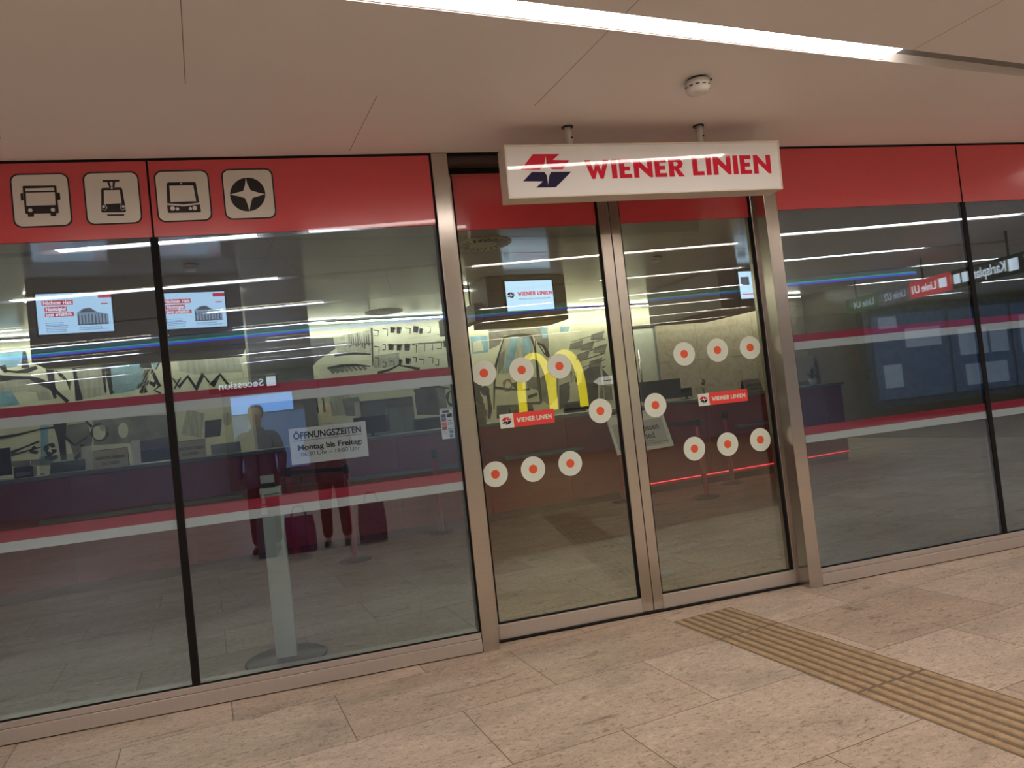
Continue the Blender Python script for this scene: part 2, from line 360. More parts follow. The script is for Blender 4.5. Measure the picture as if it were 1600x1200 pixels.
# sliding doors
YD = 0.14
def door(k, x0, x1, gx0, gx1, lab):
    d = empty('door_%d' % k, ((x0+x1)/2, YD, 0), kind='structure'); c = (x0+x1)/2; a, e = x0-c, x1-c; g0, g1 = gx0-c, gx1-c
    b = MB()
    b.box(a, g0, -.02, .03, .012, 2.98, STEEL, .003); b.box(g1, e, -.02, .03, .012, 2.98, STEEL, .003)
    b.box(g0, g1, -.02, .03, .012, .105, STEELH, .003); b.box(g0, g1, -.02, .03, 2.955, 2.98, STEELH, .002)
    b.build('door_frame', d)
    b = MB()
    b.box(g0, g0+.012, -.004, .02, .105, 2.955, BLACK); b.box(g1-.012, g1, -.004, .02, .105, 2.955, BLACK); b.box(g0, g1, -.004, .02, .105, .113, BLACK)
    b.build('gasket', d)
    MB().box(g0+.006, g1-.006, .002, .010, .11, 2.598, GL_DOOR).build('glass_pane', d)
    MB().box(g0+.012, g1-.012, .0, .012, 2.598, 2.955, REDG).build('red_panel', d)
    return d
D1 = door(1, .905, 1.982, .935, 1.905, 'left')
D2 = door(2, 1.987, 3.095, 2.055, 3.062, 'right')
b = MB().box(.90, 3.10, .10, .20, 0, .012, BLACK); tag(b.build('trim_%d' % n), kind='structure'); n += 1
MB().box(3.0805, 3.0995, .10, .24, .0, 2.98, STEEL).build('trim_%d' % n)
tag(bpy.data.objects['trim_%d' % n], kind='structure'); n += 1

# ------------------------------------------------------------------ pictogram plates on the red band
def z1(x, y): p = onY(x*.14375, 250+y*.14375); return (p.x, p.z)
def z2(x, y): p = onY(225+x*.14375, 250+y*.14375); return (p.x, p.z)
PLX = [(-1.478, -1.202), (-1.127, -.853), (-.768, -.488), (-.413, -.139)]
def pict(i, name, lab, f, shapes, whites, discs=()):
    x0, x1 = PLX[i]; zc0, zc1 = 2.688, 2.975; cx = (x0+x1)/2; cz = (zc0+zc1)/2
    e = empty(name, (cx, 0.002, cz), 0, lab, 'sign', 'pictogram stickers on the red band')
    sh = lambda P: [(p[0]-cx, p[1]-cz) for p in P]
    MB().poly([rrect(x0-cx-.004, x1-cx+.004, zc0-cz-.004, zc1-cz+.004, .042), rrect(x0-cx+.004, x1-cx-.004, zc0-cz+.004, zc1-cz-.004, .036)[::-1]], 0, INK, .0022).build('border', e)
    MB().poly([rrect(x0-cx+.004, x1-cx-.004, zc0-cz+.004, zc1-cz-.004, .036)], 0, WHITE, .0020).build('plate', e)
    b = MB()
    for loops in shapes: b.poly([sh([f(*p) for p in l]) for l in loops], -.002, INK, .0010)
    for l in whites: b.poly([sh([f(*p) for p in l])], -.003, WHITE, .0008)
    for x, y, r in discs: c = f(x, y); b.poly([circle(c[0]-cx, c[1]-cz, r, 16)], -.003, WHITE, .0008)
    b.build('symbol', e)
k = .00055
pict(0, 'bus_pictogram', 'white rounded square pictogram sticker with black bus seen from the front', z1,
     [[[(245, 290), (255, 282), (600, 278), (612, 286), (640, 570), (632, 578), (285, 586), (275, 578)], [(272, 310), (276, 342), (592, 335), (588, 300)], [(280, 355), (288, 500), (605, 490), (597, 350)]],
      [[(222, 365), (250, 362), (258, 438), (228, 442)]], [[(620, 357), (650, 355), (657, 432), (627, 436)]], [[(302, 584), (370, 582), (370, 615), (306, 618)]], [[(550, 580), (612, 575), (612, 608), (552, 610)]]],
     [], [(330, 547, .0105), (576, 542, .0105)])
pict(1, 'tram_pictogram', 'white rounded square pictogram sticker with black tram and pantograph', z1,
     [[[(1115, 218), (1298, 215), (1296, 236), (1118, 240)]], [[(1165, 239), (1190, 239), (1212, 302), (1190, 302)]], [[(1226, 238), (1252, 238), (1245, 300), (1222, 300)]],
      [[(1100, 320), (1112, 305), (1315, 300), (1328, 312), (1370, 555), (1360, 568), (1112, 570), (1101, 556)], [(1128, 330), (1132, 482), (1322, 470), (1302, 326)]],
      [[(1165, 592), (1350, 588), (1350, 605), (1168, 608)]]],
     [ribbon([(1128, 480), (1148, 490), (1162, 520), (1145, 548), (1105, 534)], 8), ribbon([(1324, 474), (1310, 490), (1312, 525), (1330, 548), (1368, 528)], 8)],
     [(1126, 508, .0075), (1340, 506, .0075), (1215, 310, .005)])
pict(2, 'metro_pictogram', 'white rounded square pictogram sticker with black underground train front', z2,
     [[[(246, 258), (262, 244), (548, 239), (563, 250), (602, 464), (430, 484), (252, 471)], [(275, 280), (290, 458), (568, 448), (535, 274)]],
      [[(250, 490), (430, 505), (608, 482), (620, 555), (610, 568), (272, 576), (260, 566)]]],
     [], [(312, 527, .0125), (365, 532, .009), (505, 528, .009), (552, 522, .0125), (404, 256, .005)])
star = [(1106, 192), (1122, 260), (1160, 330), (1240, 355), (1316, 372), (1240, 395), (1180, 412), (1160, 480), (1147, 560), (1125, 480), (1098, 415), (1020, 392), (933, 378), (1010, 355), (1078, 338), (1098, 270)]
def disc2(): return [(1125+192*math.cos(2*math.pi*i/48)+2, 375+183*math.sin(2*math.pi*i/48)) for i in range(48)]
pict(3, 'compass_pictogram', 'white rounded square pictogram sticker with a white four-pointed star on a black disc', z2, [[disc2()]], [star])

# ------------------------------------------------------------------ hanging illuminated style sign
YS = -0.46
sx0, sx1, sz0, sz1 = 1.128, 2.925, 2.605, 2.925
c = [onY(*q, YS) for q in ((788, 229), (1216, 217), (1223, 290), (795, 314))]
sx0 = (c[0].x+c[3].x)/2; sx1 = (c[1].x+c[2].x)/2; sz0 = (c[2].z+c[3].z)/2; sz1 = (c[0].z+c[1].z)/2
scx = (sx0+sx1)/2
sg = empty('hanging_sign', (scx, 0, 0), 0, 'long white hanging sign box above the doors lettered WIENER LINIEN in red', 'sign')
X = lambda v: v-scx
b = MB(); b.box(X(sx0), X(sx1), YS+.012, YS+.15, sz0, sz1, SIGNF, .003); b.build('housing', sg)
b = MB()
for a_ in ((X(sx0), X(sx1), sz0, sz0+.010), (X(sx0), X(sx1), sz1-.010, sz1), (X(sx0), X(sx0)+.010, sz0+.01, sz1-.01), (X(sx1)-.010, X(sx1), sz0+.01, sz1-.01)):
    b.box(a_[0], a_[1], YS-.002, YS+.012, a_[2], a_[3], SIGNF, .002)
b.build('rim', sg)
MB().box(X(sx0)+.010, X(sx1)-.010, YS+.002, YS+.012, sz0+.010, sz1-.010, SIGNW).build('face_panel', sg)
def z3(x, y): p = onY(790+x*.28125, 210+y*.28125, YS); return (X(p.x), p.z)
b = MB(); b.poly([[z3(*p) for p in EMB_R]], YS+.002, RED, .0015); b.poly([[z3(*p) for p in EMB_B]], YS+.002, NAVY, .0015); b.build('emblem', sg)
def word3(s, a, e, bot):
    P0 = z3(*a); P1 = z3(*e); B0 = z3(*bot); b = MB(); wordmark(s, P0[0], P1[0], B0[1], ((P0[1]+P1[1])/2-B0[1]), YS+.002, b, RED, .0015); return b
word3('WIENER', (436, 143), (986, 128), (470, 244)).build('lettering', sg)
word3('LINIEN', (1033, 127), (1466, 105), (1060, 224)).build('lettering', sg)
piv = Vector((0, YS+.07, (sz0+sz1)/2)); rx = Matrix.Rotation(R(2.4), 4, 'X')
for ch in sg.children: ch.rotation_euler.x = R(2.4); ch.location = piv-(rx @ piv)
for x in (1.56, 2.42):
    e = MB(); e.tube((X(x), -.39, sz1), (X(x), -.39, ZC), .0225, WHITEP, 20); e.prof([(.034, 0), (.034, .006)], DARK, (X(x), -.39, ZC-.006), 20)
    e.tube((X(x)+.012, -.415, sz1+.055), (X(x)+.012, -.406, sz1+.055), .006, DARK, 10); e.build('suspension_pipe', sg)

# ------------------------------------------------------------------ smoke detectors
def detector(loc, lab, s=1.0):
    e = empty('smoke_detector', loc, 0, lab, 'smoke detector')
    MB().prof([(.044*s, -.012*s), (.046*s, -.006*s), (.046*s, 0)], DARK, (0, 0, 0), 28).build('mounting_base', e)
    MB().prof([(.026*s, -.066*s), (.046*s, -.060*s), (.054*s, -.046*s), (.058*s, -.034*s), (.058*s, -.012*s)], WHITEP, (0, 0, 0), 28).build('housing', e)
    b = MB()
    for i in range(12):
        a = 2*math.pi*i/12; c_, s_ = math.cos(a), math.sin(a); p = Vector((c_*.0565*s, s_*.0565*s, -.040*s)); t = Vector((-s_, c_, 0))*.009*s; z = Vector((0, 0, .003*s)); o = Vector((c_, s_, 0))*.002*s
        vs = [b.bm.verts.new(p+o+t+z), b.bm.verts.new(p+o-t+z), b.bm.verts.new(p+o-t-z), b.bm.verts.new(p+o+t-z)]; b.face(vs, DARK)
    b.build('air_slots', e)
    b = MB().box(-.0, .07*s, -.012*s, .03*s, -.006*s, 0, DARK); b.build('bracket_plate', e)
    return e
detector((2.07, -1.01, ZC), 'round white smoke detector on the ceiling in front of the hanging sign', 1.15)
detector((-1.11, 3.38, ZI), 'smoke detector on the office ceiling behind the left window', 1.1)
detector((4.44, 4.37, ZI), 'smoke detector on the office ceiling seen through the right door leaf', 1.1)

# ------------------------------------------------------------------ ceiling strip lamps
ORD = ['first', 'second', 'third', 'fourth', 'fifth', 'sixth', 'seventh']
SEG = {0: [(-6.3, -3.2), (-2.15, -0.62), (-.20, 2.84), (6.3, 9.3)],
       1: [(-6.9, -3.9), (-3.45, -.82), (1.30, 4.42), (4.75, 7.8), (9.3, 12.3)],
       2: [(-6.5, -4.3), (-2.05, -.6), (3.2, 5.25), (5.68, 7.83), (10.2, 13.0)],
       3: [(-5.6, -3.4), (-2.2, -.83), (1.63, 2.79), (3.27, 6.08), (9.0, 11.5)],
       4: [(-6.2, -4.25), (-2.1, -.65), (1.8, 4.06), (5.0, 6.57), (9.0, 12.0)],
       5: [(-6.9, -5.1), (-3.04, -.84), (1.93, 4.45), (5.0, 7.75), (12.9, 15.3)],
       6: [(-7.9, -5.9), (-3.4, -1.1), (1.9, 4.4), (5.46, 7.98), (11.5, 14.0)]}
for k, segs in SEG.items():
    for j, (a, e) in enumerate(segs):
        v = ROWV[k]; c = (a+e)/2; h = (e-a)/2
        P = W(c, v, ZC)
        lab = 'glowing strip light in the concourse ceiling, %s row from the glass, %s from left' % (ORD[k], ORD[j])
        if (k, j) == (0, 2): lab = 'bright white strip light in the ceiling at the top, in front of the doors'
        L_ = empty('strip_light', P, PHI, lab, 'ceiling light', 'recessed strip lights of the concourse')
        MB().box(-h, h, -.058, .058, .010, .016, LAMP).build('diffuser', L_)
        MB().box(-h, h, -.062, -.058, .004, .045, SIGNF).box(-h, h, .058, .062, .004, .045, SIGNF).build('lamp_housing', L_)
# colour fringe of the mirrored lamps, built as added glowing bands
def fringe_line(name, u0, u1, v, z, lab):
    e = empty(name, W(0, v, z), PHI, lab, 'colour fringe')
    for i, (cn, cc) in enumerate((('green', (.1, .9, .45)), ('blue', (.05, .3, 1)), ('violet', (.25, .08, 1)))):
        MB().box(u0, u1, -.01, .01, -.018*(i+1), -.018*i, mat('fringe_'+cn, (.1, .1, .1), emit=cc, strength=1.6)).build('fringe_band', e)
fringe_line('coloured_fringe_line', -7, 9.2, -7.45, 3.02, 'thin green, blue and violet colour fringe, built as glowing lines below the concourse ceiling')
# office cove lamp, and unseen fill lights added behind the ceiling boxes
LC = []
for (a, e, v, z, lab) in ((-7, 8.0, 8.05, 3.16, 'long pale strip light on the office ceiling above the mural'),
                         (-2.3, -.1, 4.95, 3.15, 'added fill light hidden behind the twin-screen ceiling box at the left'),
                         (2.9, 4.2, 5.4, 3.15, 'added fill light hidden behind the ceiling box seen through the left door leaf'),
                         (8.15, 11.6, 7.95, 3.15, 'added fill light near the marble wall behind the rightmost ceiling box')):
    L_ = empty('office_cove_and_fill_light', W((a+e)/2, v, z), PHI, lab, 'ceiling light')
    h = (e-a)/2
    MB().box(-h, h, -.03, .03, .0, .01, LAMPC).build('diffuser', L_); MB().box(-h, h, -.035, .035, .01, .04, WHITEP).build('lamp_housing', L_)

# ------------------------------------------------------------------ tactile paving
OCH = mat('ochre_rib_stone', (0.43, 0.30, 0.165), 0.6, 0, 0.25, 22, bump=.3)
GRO = mat('dark_groove', (0.19, 0.135, 0.09), 0.7, 0, 0.25, 20)
joints = [-.41, -.855, -1.82, -2.79, -3.76, -4.73]
NAMES = ['short ribbed ochre guiding slab nearest the doors', 'long ribbed ochre guiding slab, second from the doors', 'long ribbed ochre guiding slab running out of the photo at the lower right', 'ribbed ochre guiding slab behind the photographed floor area', 'ribbed ochre guiding slab farthest from the doors']
for i in range(5):
    v1, v0 = joints[i], joints[i+1]
    e = empty('tactile_paving_slab', W(2.178, (v0+v1)/2, 0), PHI, NAMES[i], 'tactile paving', 'tactile guiding slabs in front of the doors')
    h = (v1-v0)/2
    MB().box(-.222, .222, -h, h, .0005, .0015, GRO).build('slab', e)
    b = MB(); nr = 7; pw = .444/nr
    for r_ in range(nr):
        x0 = -.222+pw*r_+.012; x1 = x0+pw-.027; hh = h-.010
        vs = [b.bm.verts.new(p) for p in ((x0, -hh, .0015), (x1, -hh, .0015), (x1, hh, .0015), (x0, hh, .0015), (x0+.004, -hh+.004, .0055), (x1-.004, -hh+.004, .0055), (x1-.004, hh-.004, .0055), (x0+.004, hh-.004, .0055))]
        for q in ((4, 5, 6, 7), (0, 1, 5, 4), (1, 2, 6, 5), (2, 3, 7, 6), (3, 0, 4, 7)): b.face([vs[t] for t in q], OCH)
    b.build('ribs', e)

# ------------------------------------------------------------------ stickers on the door glass
DX = [[.985, 1.229, 1.478], [2.351, 2.599, 2.847]]
def dots():
    items = []
    nm = ['leftmost', 'middle', 'rightmost']
    px = {('left', 'upper'): [(756, 583), (815, 578), (874, 572)], ('left', 'lower'): [(774, 741), (833, 733), (891, 724)],
          ('right', 'upper'): [(1069, 553), (1121, 547), (1172, 543)], ('right', 'lower'): [(1085, 701), (1137, 694), (1188, 687)]}
    for (d, r), L_ in px.items():
        for i, q in enumerate(L_): items.append((q, '%s orange-centred white dot sticker of the %s row on the %s door leaf' % (nm[i], r, d)))
    items.append(((938, 642), 'orange-centred white dot sticker by the inner frame of the left door leaf'))
    items.append(((1024, 633), 'orange-centred white dot sticker by the inner frame of the right door leaf'))
    yg = YD+.0015
    for q, lab in items:
        P = onY(*q, yg); e = empty('round_sticker', (P.x, yg, P.z), 0, lab, 'sticker', 'round stickers on the door glass')
        MB().poly([circle(0, 0, .081, 40)], 0, DOTW, .0006).build('white_disc', e)
        MB().poly([circle(0, 0, .028, 28)], -.0006, DOTR, .0004).build('orange_centre', e)
dots()
for a, e_, bt, lab in (((780, 648), (865, 641), (783, 670), 'red and white WIENER LINIEN name sticker on the left door leaf'), ((1090, 616), (1167, 609), (1092, 635), 'red and white WIENER LINIEN name sticker on the right door leaf')):
    yg = YD+.0015; A_ = onY(*a, yg); B_ = onY(*e_, yg); C_ = onY(*bt, yg); w = B_.x-A_.x; h = A_.z-C_.z
    e = empty('name_sticker', (A_.x, yg, C_.z), 0, lab, 'sticker', 'name stickers on the door glass')
    MB().box(0, h, -.0006, 0, 0, h, DOTW).build('emblem_field', e)
    MB().box(h, w, -.0006, 0, 0, h, mat('sticker_red', (.80, .05, .045), .4)).build('red_field', e)
    b = MB(); emblem(h*.5, h*.5, h*.78, -.0006, b, .0005); b.build('emblem', e)
    b = MB(); wordmark('WIENER LINIEN', h+.02, w-.018, h*.32, h*.34, -.0006, b, DOTW, .0005); b.build('lettering', e)

# opening hours sign
A_ = onY(451, 671, .014); B_ = onY(571, 656, .014); C_ = onY(456, 728.5, .014)
w = .437; h = .207; x0 = -.19; zt = 1.459
e = empty('opening_hours_sign', (x0, .0135, zt-h), 0, 'grey-white paper sign with the opening hours ÖFFNUNGSZEITEN on the left window', 'sign')
MB().box(0, w, -.0006, .0004, 0, h, mat('sign_paper', (.66, .68, .62), .6, 0, .02)).build('sheet', e)
text('heading', 'ÖFFNUNGSZEITEN', .052, INK, e, (.022, -.001, h-.062), .385, .0016, th=.0002)
MB().box(.018, .412, -.0011, -.0006, h-.075, h-.0725, INK).build('underline', e)
text('weekday_line', 'Montag bis Freitag:', .043, INK, e, (.040, -.001, h-.128), .365, .0011, th=.0002)
text('hours_line', '06:30 Uhr – 19:00 Uhr', .034, mat('grey_ink', (.06, .06, .06), .5), e, (.055, -.001, h-.165), .335, 0, th=.0002)
# payment sticker
P = onY(686, 641, .014); Q = onY(712, 688, .014); w = .078; h = .178
e = empty('payment_sticker', (P.x+.002, .0135, P.z-h), 0, 'small white sticker with coloured card logos at the right edge of the left window', 'sticker')
MB().box(0, w, -.0006, .0004, 0, h, mat('sticker_white', (.8, .82, .80), .5)).build('sheet', e)
b = MB()
def sq(x, z, ww, hh, c, nm): b.box(x*w, (x+ww)*w, -.0012, -.0006, (1-z-hh)*h, (1-z)*h, mat('card_'+nm, c, .5))
sq(.2, .03, .52, .08, (.02, .02, .06), 'navy'); sq(.07, .15, .38, .12, (.02, .10, .16), 'teal'); sq(.55, .15, .38, .12, (.02, .03, .02), 'blackish'); sq(.62, .165, .22, .09, (.75, .7, .4), 'cream')
sq(.07, .28, .2, .12, (.06, .25, .45), 'blue'); sq(.27, .28, .18, .12, (.65, .08, .1), 'red'); sq(.07, .43, .38, .12, (.72, .2, .06), 'orange'); sq(.07, .57, .38, .12, (.55, .10, .08), 'crimson'); sq(.25, .6, .15, .06, (.85, .45, .08), 'amber')
sq(.55, .37, .3, .02, (.03, .03, .03), 'black'); sq(.52, .50, .4, .02, (.03, .04, .15), 'indigo'); sq(.55, .44, .3, .035, (.4, .5, .6), 'pale'); sq(.52, .66, .4, .02, (.03, .03, .1), 'deep'); sq(.62, .72, .3, .1, (.06, .28, .42), 'azure'); sq(.6, .86, .28, .1, (.06, .3, .5), 'sky'); sq(.15, .74, .1, .03, (.5, .1, .08), 'rust'); sq(.3, .8, .08, .02, (.3, .1, .08), 'brown')
b.build('card_logos', e)

# ------------------------------------------------------------------ office: counter
CV = 4.6; CT = 1.262
ct = empty('service_counter', W(0, CV, 0), PHI, 'long red service counter with a grey worktop across the office', 'counter')
MB().box(-9.0, 8.95, -.04, .75, CT-.04, CT, GREY, .004).build('worktop', ct)
x = -9.0
while x < 8.9:
    MB().box(x+.003, min(x+1.17, 8.93)-.003, 0, .03, .10, CT-.045, CRED, .002).build('front_panel', ct); x += 1.17
MB().box(-9.0, 8.93, .03, .70, .0, CT-.04, mat('counter_core', (.10, .02, .03), .6)).build('carcass', ct)
for a, e_ in ((-2.26, -.29), (.9, 2.3), (2.9, 4.05), (6.7, 7.9)):
    MB().box(a, e_, -.12, -.002, .765, .805, GREY, .004).build('bag_shelf', ct)
MB().box(5.0, 8.93, -.010, -.002, .138, .148, mat('red_led', (.2, 0, 0), emit=(1, .05, .08), strength=1.6)).build('light_line', ct)

# ceiling boxes with screens
def skyscreen(e, u0, u1, z0, z1, y, kind):
    SCR = mat('screen_glow', (.02, .02, .02), .2, emit=(.50, .74, 1.0), strength=1.25)
    MB().box(u0-.02, u1+.02, y, y+.05, z0-.02, z1+.02, DARK, .003).build('screen_bezel', e)
    s = MB().box(u0, u1, y-.002, y, z0, z1, SCR).build('screen', e)
    w, h = u1-u0, z1-z0
    ER = mat('screen_red', (.1, 0, 0), .3, emit=(.75, .03, .08), strength=.9); EW = mat('screen_white', (.5, .5, .5), .3, emit=(.8, .9, 1), strength=1.4)
    EB = mat('screen_blue', (0, 0, .1), .3, emit=(.04, .08, .32), strength=1); EG = mat('screen_grey', (.1, .1, .1), .3, emit=(.07, .09, .14), strength=1)
    EP = mat('screen_pale', (.1, .1, .1), .3, emit=(.28, .38, .52), strength=1)
    if kind == 'ad':
        for (a, t, ww, hh) in ((.07, .17, .41, .12), (.10, .33, .29, .12), (.10, .48, .38, .10), (.82, .04, .18, .10)):
            MB().box(u0+a*w, u0+(a+ww)*w, y-.003, y-.002, z1-(t+hh)*h, z1-t*h, ER).build('red_banner', s)
        MB().box(u0+.85*w, u0+.95*w, y-.003, y-.002, z1-.31*h, z1-.28*h, ER).build('red_banner', s)
        text('ad_line', 'Nächster Halt:', .105*h*1.25, EW, s, (u0+.085*w, y-.0035, z1-.27*h), .38*w, .0008, th=.0003)
        text('ad_line', 'Nostalgie!', .105*h*1.25, EW, s, (u0+.115*w, y-.0035, z1-.43*h), .26*w, .0008, th=.0003)
        text('ad_line', 'Jetzt erhältlich.', .09*h*1.25, EW, s, (u0+.115*w, y-.0035, z1-.56*h), .35*w, .0008, th=.0003)
        b = MB()
        for (a, t, ww) in ((.10, .72, .23), (.10, .80, .28), (.11, .89, .25)):
            o = rrect(u0+a*w, u0+(a+ww)*w, z1-(t+.06)*h, z1-t*h, .002, 1); i = rrect(u0+a*w+.003, u0+(a+ww)*w-.003, z1-(t+.06)*h+.004, z1-t*h-.004, .001, 1)
            b.poly([o, i[::-1]], y-.002, EB, .001)
        b.build('outlined_boxes', s)
        b = MB()
        gx = lambda a: u0+a*w
        gz = lambda t: z1-t*h
        b.poly([[(gx(.52), gz(.50)), (gx(.60), gz(.40)), (gx(.70), gz(.38)), (gx(.80), gz(.5)), (gx(.94), gz(.56)), (gx(.94), gz(.80)), (gx(.52), gz(.80))]], y-.002, EP, .001)
        for i in range(9):
            a = .53+.045*i; b.box(gx(a), gx(a+.018), y-.004, y-.003, gz(.80), gz(.54+.012*(i % 3)), EG)
        b.box(gx(.52), gx(.94), y-.004, y-.003, gz(.815), gz(.79), EG); b.poly([[(gx(.55), gz(.50)), (gx(.62), gz(.41)), (gx(.70), gz(.39)), (gx(.78), gz(.5))]], y-.003, EG, .001)
        b.box(gx(.53), gx(.93), y-.004, y-.003, gz(.93), gz(.92), EB)
        b.build('station_drawing', s)
        text('caption', 'Sonderausstellung', .07*h, EG, s, (gx(.54), y-.0035, gz(.89)), .3*w, 0, th=.0003)
    elif kind == 'brand':
        b = MB(); emblem(u0+.10*w, z1-.47*h, .17*w, y-.002, b, .001); b.build('emblem', s)
        b = MB(); wordmark('WIENER LINIEN', u0+.24*w, u0+.985*w, z1-.50*h, .13*h, y-.002, b, ER, .001); b.build('lettering', s)
        text('subline', 'WIENER STADTWERKE GRUPPE', .06*h*1.2, EB, s, (u0+.25*w, y-.003, z1-.64*h), .68*w, 0, th=.0003)
    else:
        b = MB(); b.box(u0+.1*w, u0+.6*w, y-.003, y-.002, z1-.5*h, z1-.2*h, EG); b.box(u0+.1*w, u0+.9*w, y-.003, y-.002, z1-.85*h, z1-.82*h, ER); b.build('notice', s)
def cbox(lab, v, u0, u1, z0, screens, depth=.5):
    e = empty('ceiling_box', W(0, v, 0), PHI, lab, 'ceiling box', 'dark grey boxes hanging from the office ceiling')
    MB().box(u0, u1, .06, depth, z0, ZI-.005, BOXG, .004).build('cladding', e)
    for (a, c_, z0_, z1_, kd) in screens:
        skyscreen(e, a, c_, z0_, z1_, .0, kd)
def rng(px, v): P = [onV(*q, v) for q in px]; return (P[0][0]+P[3][0])/2, (P[1][0]+P[2][0])/2, (P[2][1]+P[3][1])/2, (P[0][1]+P[1][1])/2
V1 = 3.95
m1 = rng([(52, 461), (172, 455), (179, 516), (64, 524)], V1); m2 = rng([(245, 460.5), (350, 454), (355, 509), (252, 515.5)], V1)
bx = rng([(28, 447), (377, 430), (380, 545), (60, 566)], V1+.06)
cbox('large dark grey ceiling box with two advertising screens behind the left windows', V1, bx[0], bx[1], bx[2], [(m1[0], m1[1], m1[2], m1[3], 'ad'), (m2[0], m2[1], m2[2], m2[3], 'ad')], .9)
V2 = 4.6; m3_ = rng([(791, 440), (864, 437), (864, 482), (791, 487)], V2); bx = rng([(762, 432), (884, 424), (885, 500), (762, 505)], V2+.06)
cbox('dark grey ceiling box with a WIENER LINIEN screen seen through the left door leaf', V2, bx[0], bx[1], bx[2], [(m3_[0], m3_[1], m3_[2], m3_[3], 'brand')], .7)
V3 = 4.6; bx = rng([(1124, 428), (1181, 424), (1181, 478), (1124, 482)], V3+.06); ms = rng([(1157, 424), (1181, 424), (1181, 466), (1154, 467)], V3)
cbox('dark grey ceiling box with a narrow blue screen seen through the right door leaf', V3, bx[0], bx[1]+.5, bx[2], [(ms[0], ms[1], ms[2], ms[3], 'notice')], 2.0)
def beam(u, v0, v1, z0, z1, lab):
    e = empty('ceiling_beam', W(u, (v0+v1)/2, 0), PHI, lab, 'ceiling beam', 'dark grey beams under the office ceiling')
    h = (v1-v0)/2; MB().box(-.06, .06, -h, h, z0, z1, BOXG, .004).build('cladding', e); b = MB()
    for q in (-h+.3, h-.3): b.tube((0, q, z1), (0, q, ZI), .012, DARK, 10)
    b.build('suspension_rod', e)
beam(2.84, 4.7, 6.3, 2.62, 2.86, 'dark grey beam running back from the ceiling box behind the left door leaf')

# round swirl vents
def vent(u, v, lab):
    e = empty('swirl_vent', W(u, v, ZI), PHI, lab, 'air vent', 'round swirl vents in the office ceiling')
    MB().prof([(.30, -.012), (.31, -.004), (.31, 0)], CREAM, (0, 0, 0), 36).build('plate', e)
    b = MB()
    for i in range(20):
        a = 2*math.pi*i/20; c_, s_ = math.cos(a), math.sin(a); d = Vector((math.cos(a+.5), math.sin(a+.5), 0)); t = Vector((-d.y, d.x, 0))*.011
        p = Vector((c_*.15, s_*.15, -.0135)); q = p+d*.13
        b.face([b.bm.verts.new(p+t), b.bm.verts.new(p-t), b.bm.verts.new(q-t), b.bm.verts.new(q+t)], INK)
    b.build('slots', e)
vent(2.26, 2.85, 'round swirl vent in the office ceiling, just below the left door red band')
vent(2.21, 7.33, 'round swirl vent in the office ceiling in front of the mural')

# grey column
slab('wall_column', .02, .86, 6.3, 6.9, 0, ZI, mat('column_grey', (.38, .38, .38), .5))
# office back door
P0 = 7.20
e = empty('door_3', W(7.6, 8.34, 0), PHI, kind='structure')
DW = mat('door_white', (.70, .74, .62), .4)
MB().box(-.40, .40, 0, .05, .01, 2.78, DW, .003).build('door_leaf', e)
b = MB(); b.box(-.42, -.38, -.03, .06, 0, 2.8, GREY); b.box(.38, .42, -.03, .06, 0, 2.8, GREY); b.box(-.42, .42, -.03, .06, 2.77, 2.8, GREY); b.build('door_frame', e)
b = MB(); b.tube((-.08, -.09, 1.2), (-.08, -.09, 2.3), .022, STEEL); b.tube((-.08, -.09, 1.4), (-.08, 0, 1.4), .01, STEEL); b.tube((-.08, -.09, 2.1), (-.08, 0, 2.1), .01, STEEL); b.build('pull_handle', e)

# ------------------------------------------------------------------ mural on the back wall (generic charcoal city sketch)
MV = 8.27
MCR = mat('mural_cream', (0.78, 0.79, 0.54), 0.7, 0, 0.20, 2.2)
MGR = mat('mural_grey_wash', (0.24, 0.235, 0.20), 0.8, 0, 0.45, 5)
MLG = mat('mural_light_grey', (0.46, 0.46, 0.36), 0.8, 0, 0.35, 7, stretch=(3, 1, .4))
MBL = mat('mural_blue_wash', (0.26, 0.46, 0.62), 0.8, 0, 0.4, 4)
MBK = mat('mural_charcoal', (0.035, 0.033, 0.035), 0.8, 0, 0.2)
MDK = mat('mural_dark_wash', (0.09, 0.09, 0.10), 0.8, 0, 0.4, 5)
MCR2 = MCR
MYL = mat('mural_yellow', (0.72, 0.70, 0.14), 0.8, 0, 0.1)
mu = empty('mural', W(0, MV, 0), PHI, 'wall-wide charcoal and pastel city sketch on cream behind the counter', 'mural')
MB().box(-9.5, 7.12, 0, .025, .9, 3.03, MCR).build('cream_ground', mu)
bs = MB(); bw = MB()
def zz(a, f):                       # zoom coordinates to the wall
    return [onV(f[0]+p[0]*f[2], f[1]+p[1]*f[2], MV) for p in a]
FA = (0, 540, .1833); FB = (440, 440, .1875); FC = (730, 510, .14375); FD = (0, 540, .2667)
def stroke(a, f, w=.05, m=None, lay=2): bs.poly([ribbon(zz(a, f), w)], -.0008*lay, m or MBK, .0008)
def patch(a, f, m, lay=1): bw.poly([zz(a, f)], -.0006*lay, m, .0006)
def ell(cx, cy_, rx, ry, n_=20): return [(cx+rx*math.cos(2*math.pi*i/n_), cy_+ry*math.sin(2*math.pi*i/n_)) for i in range(n_)]
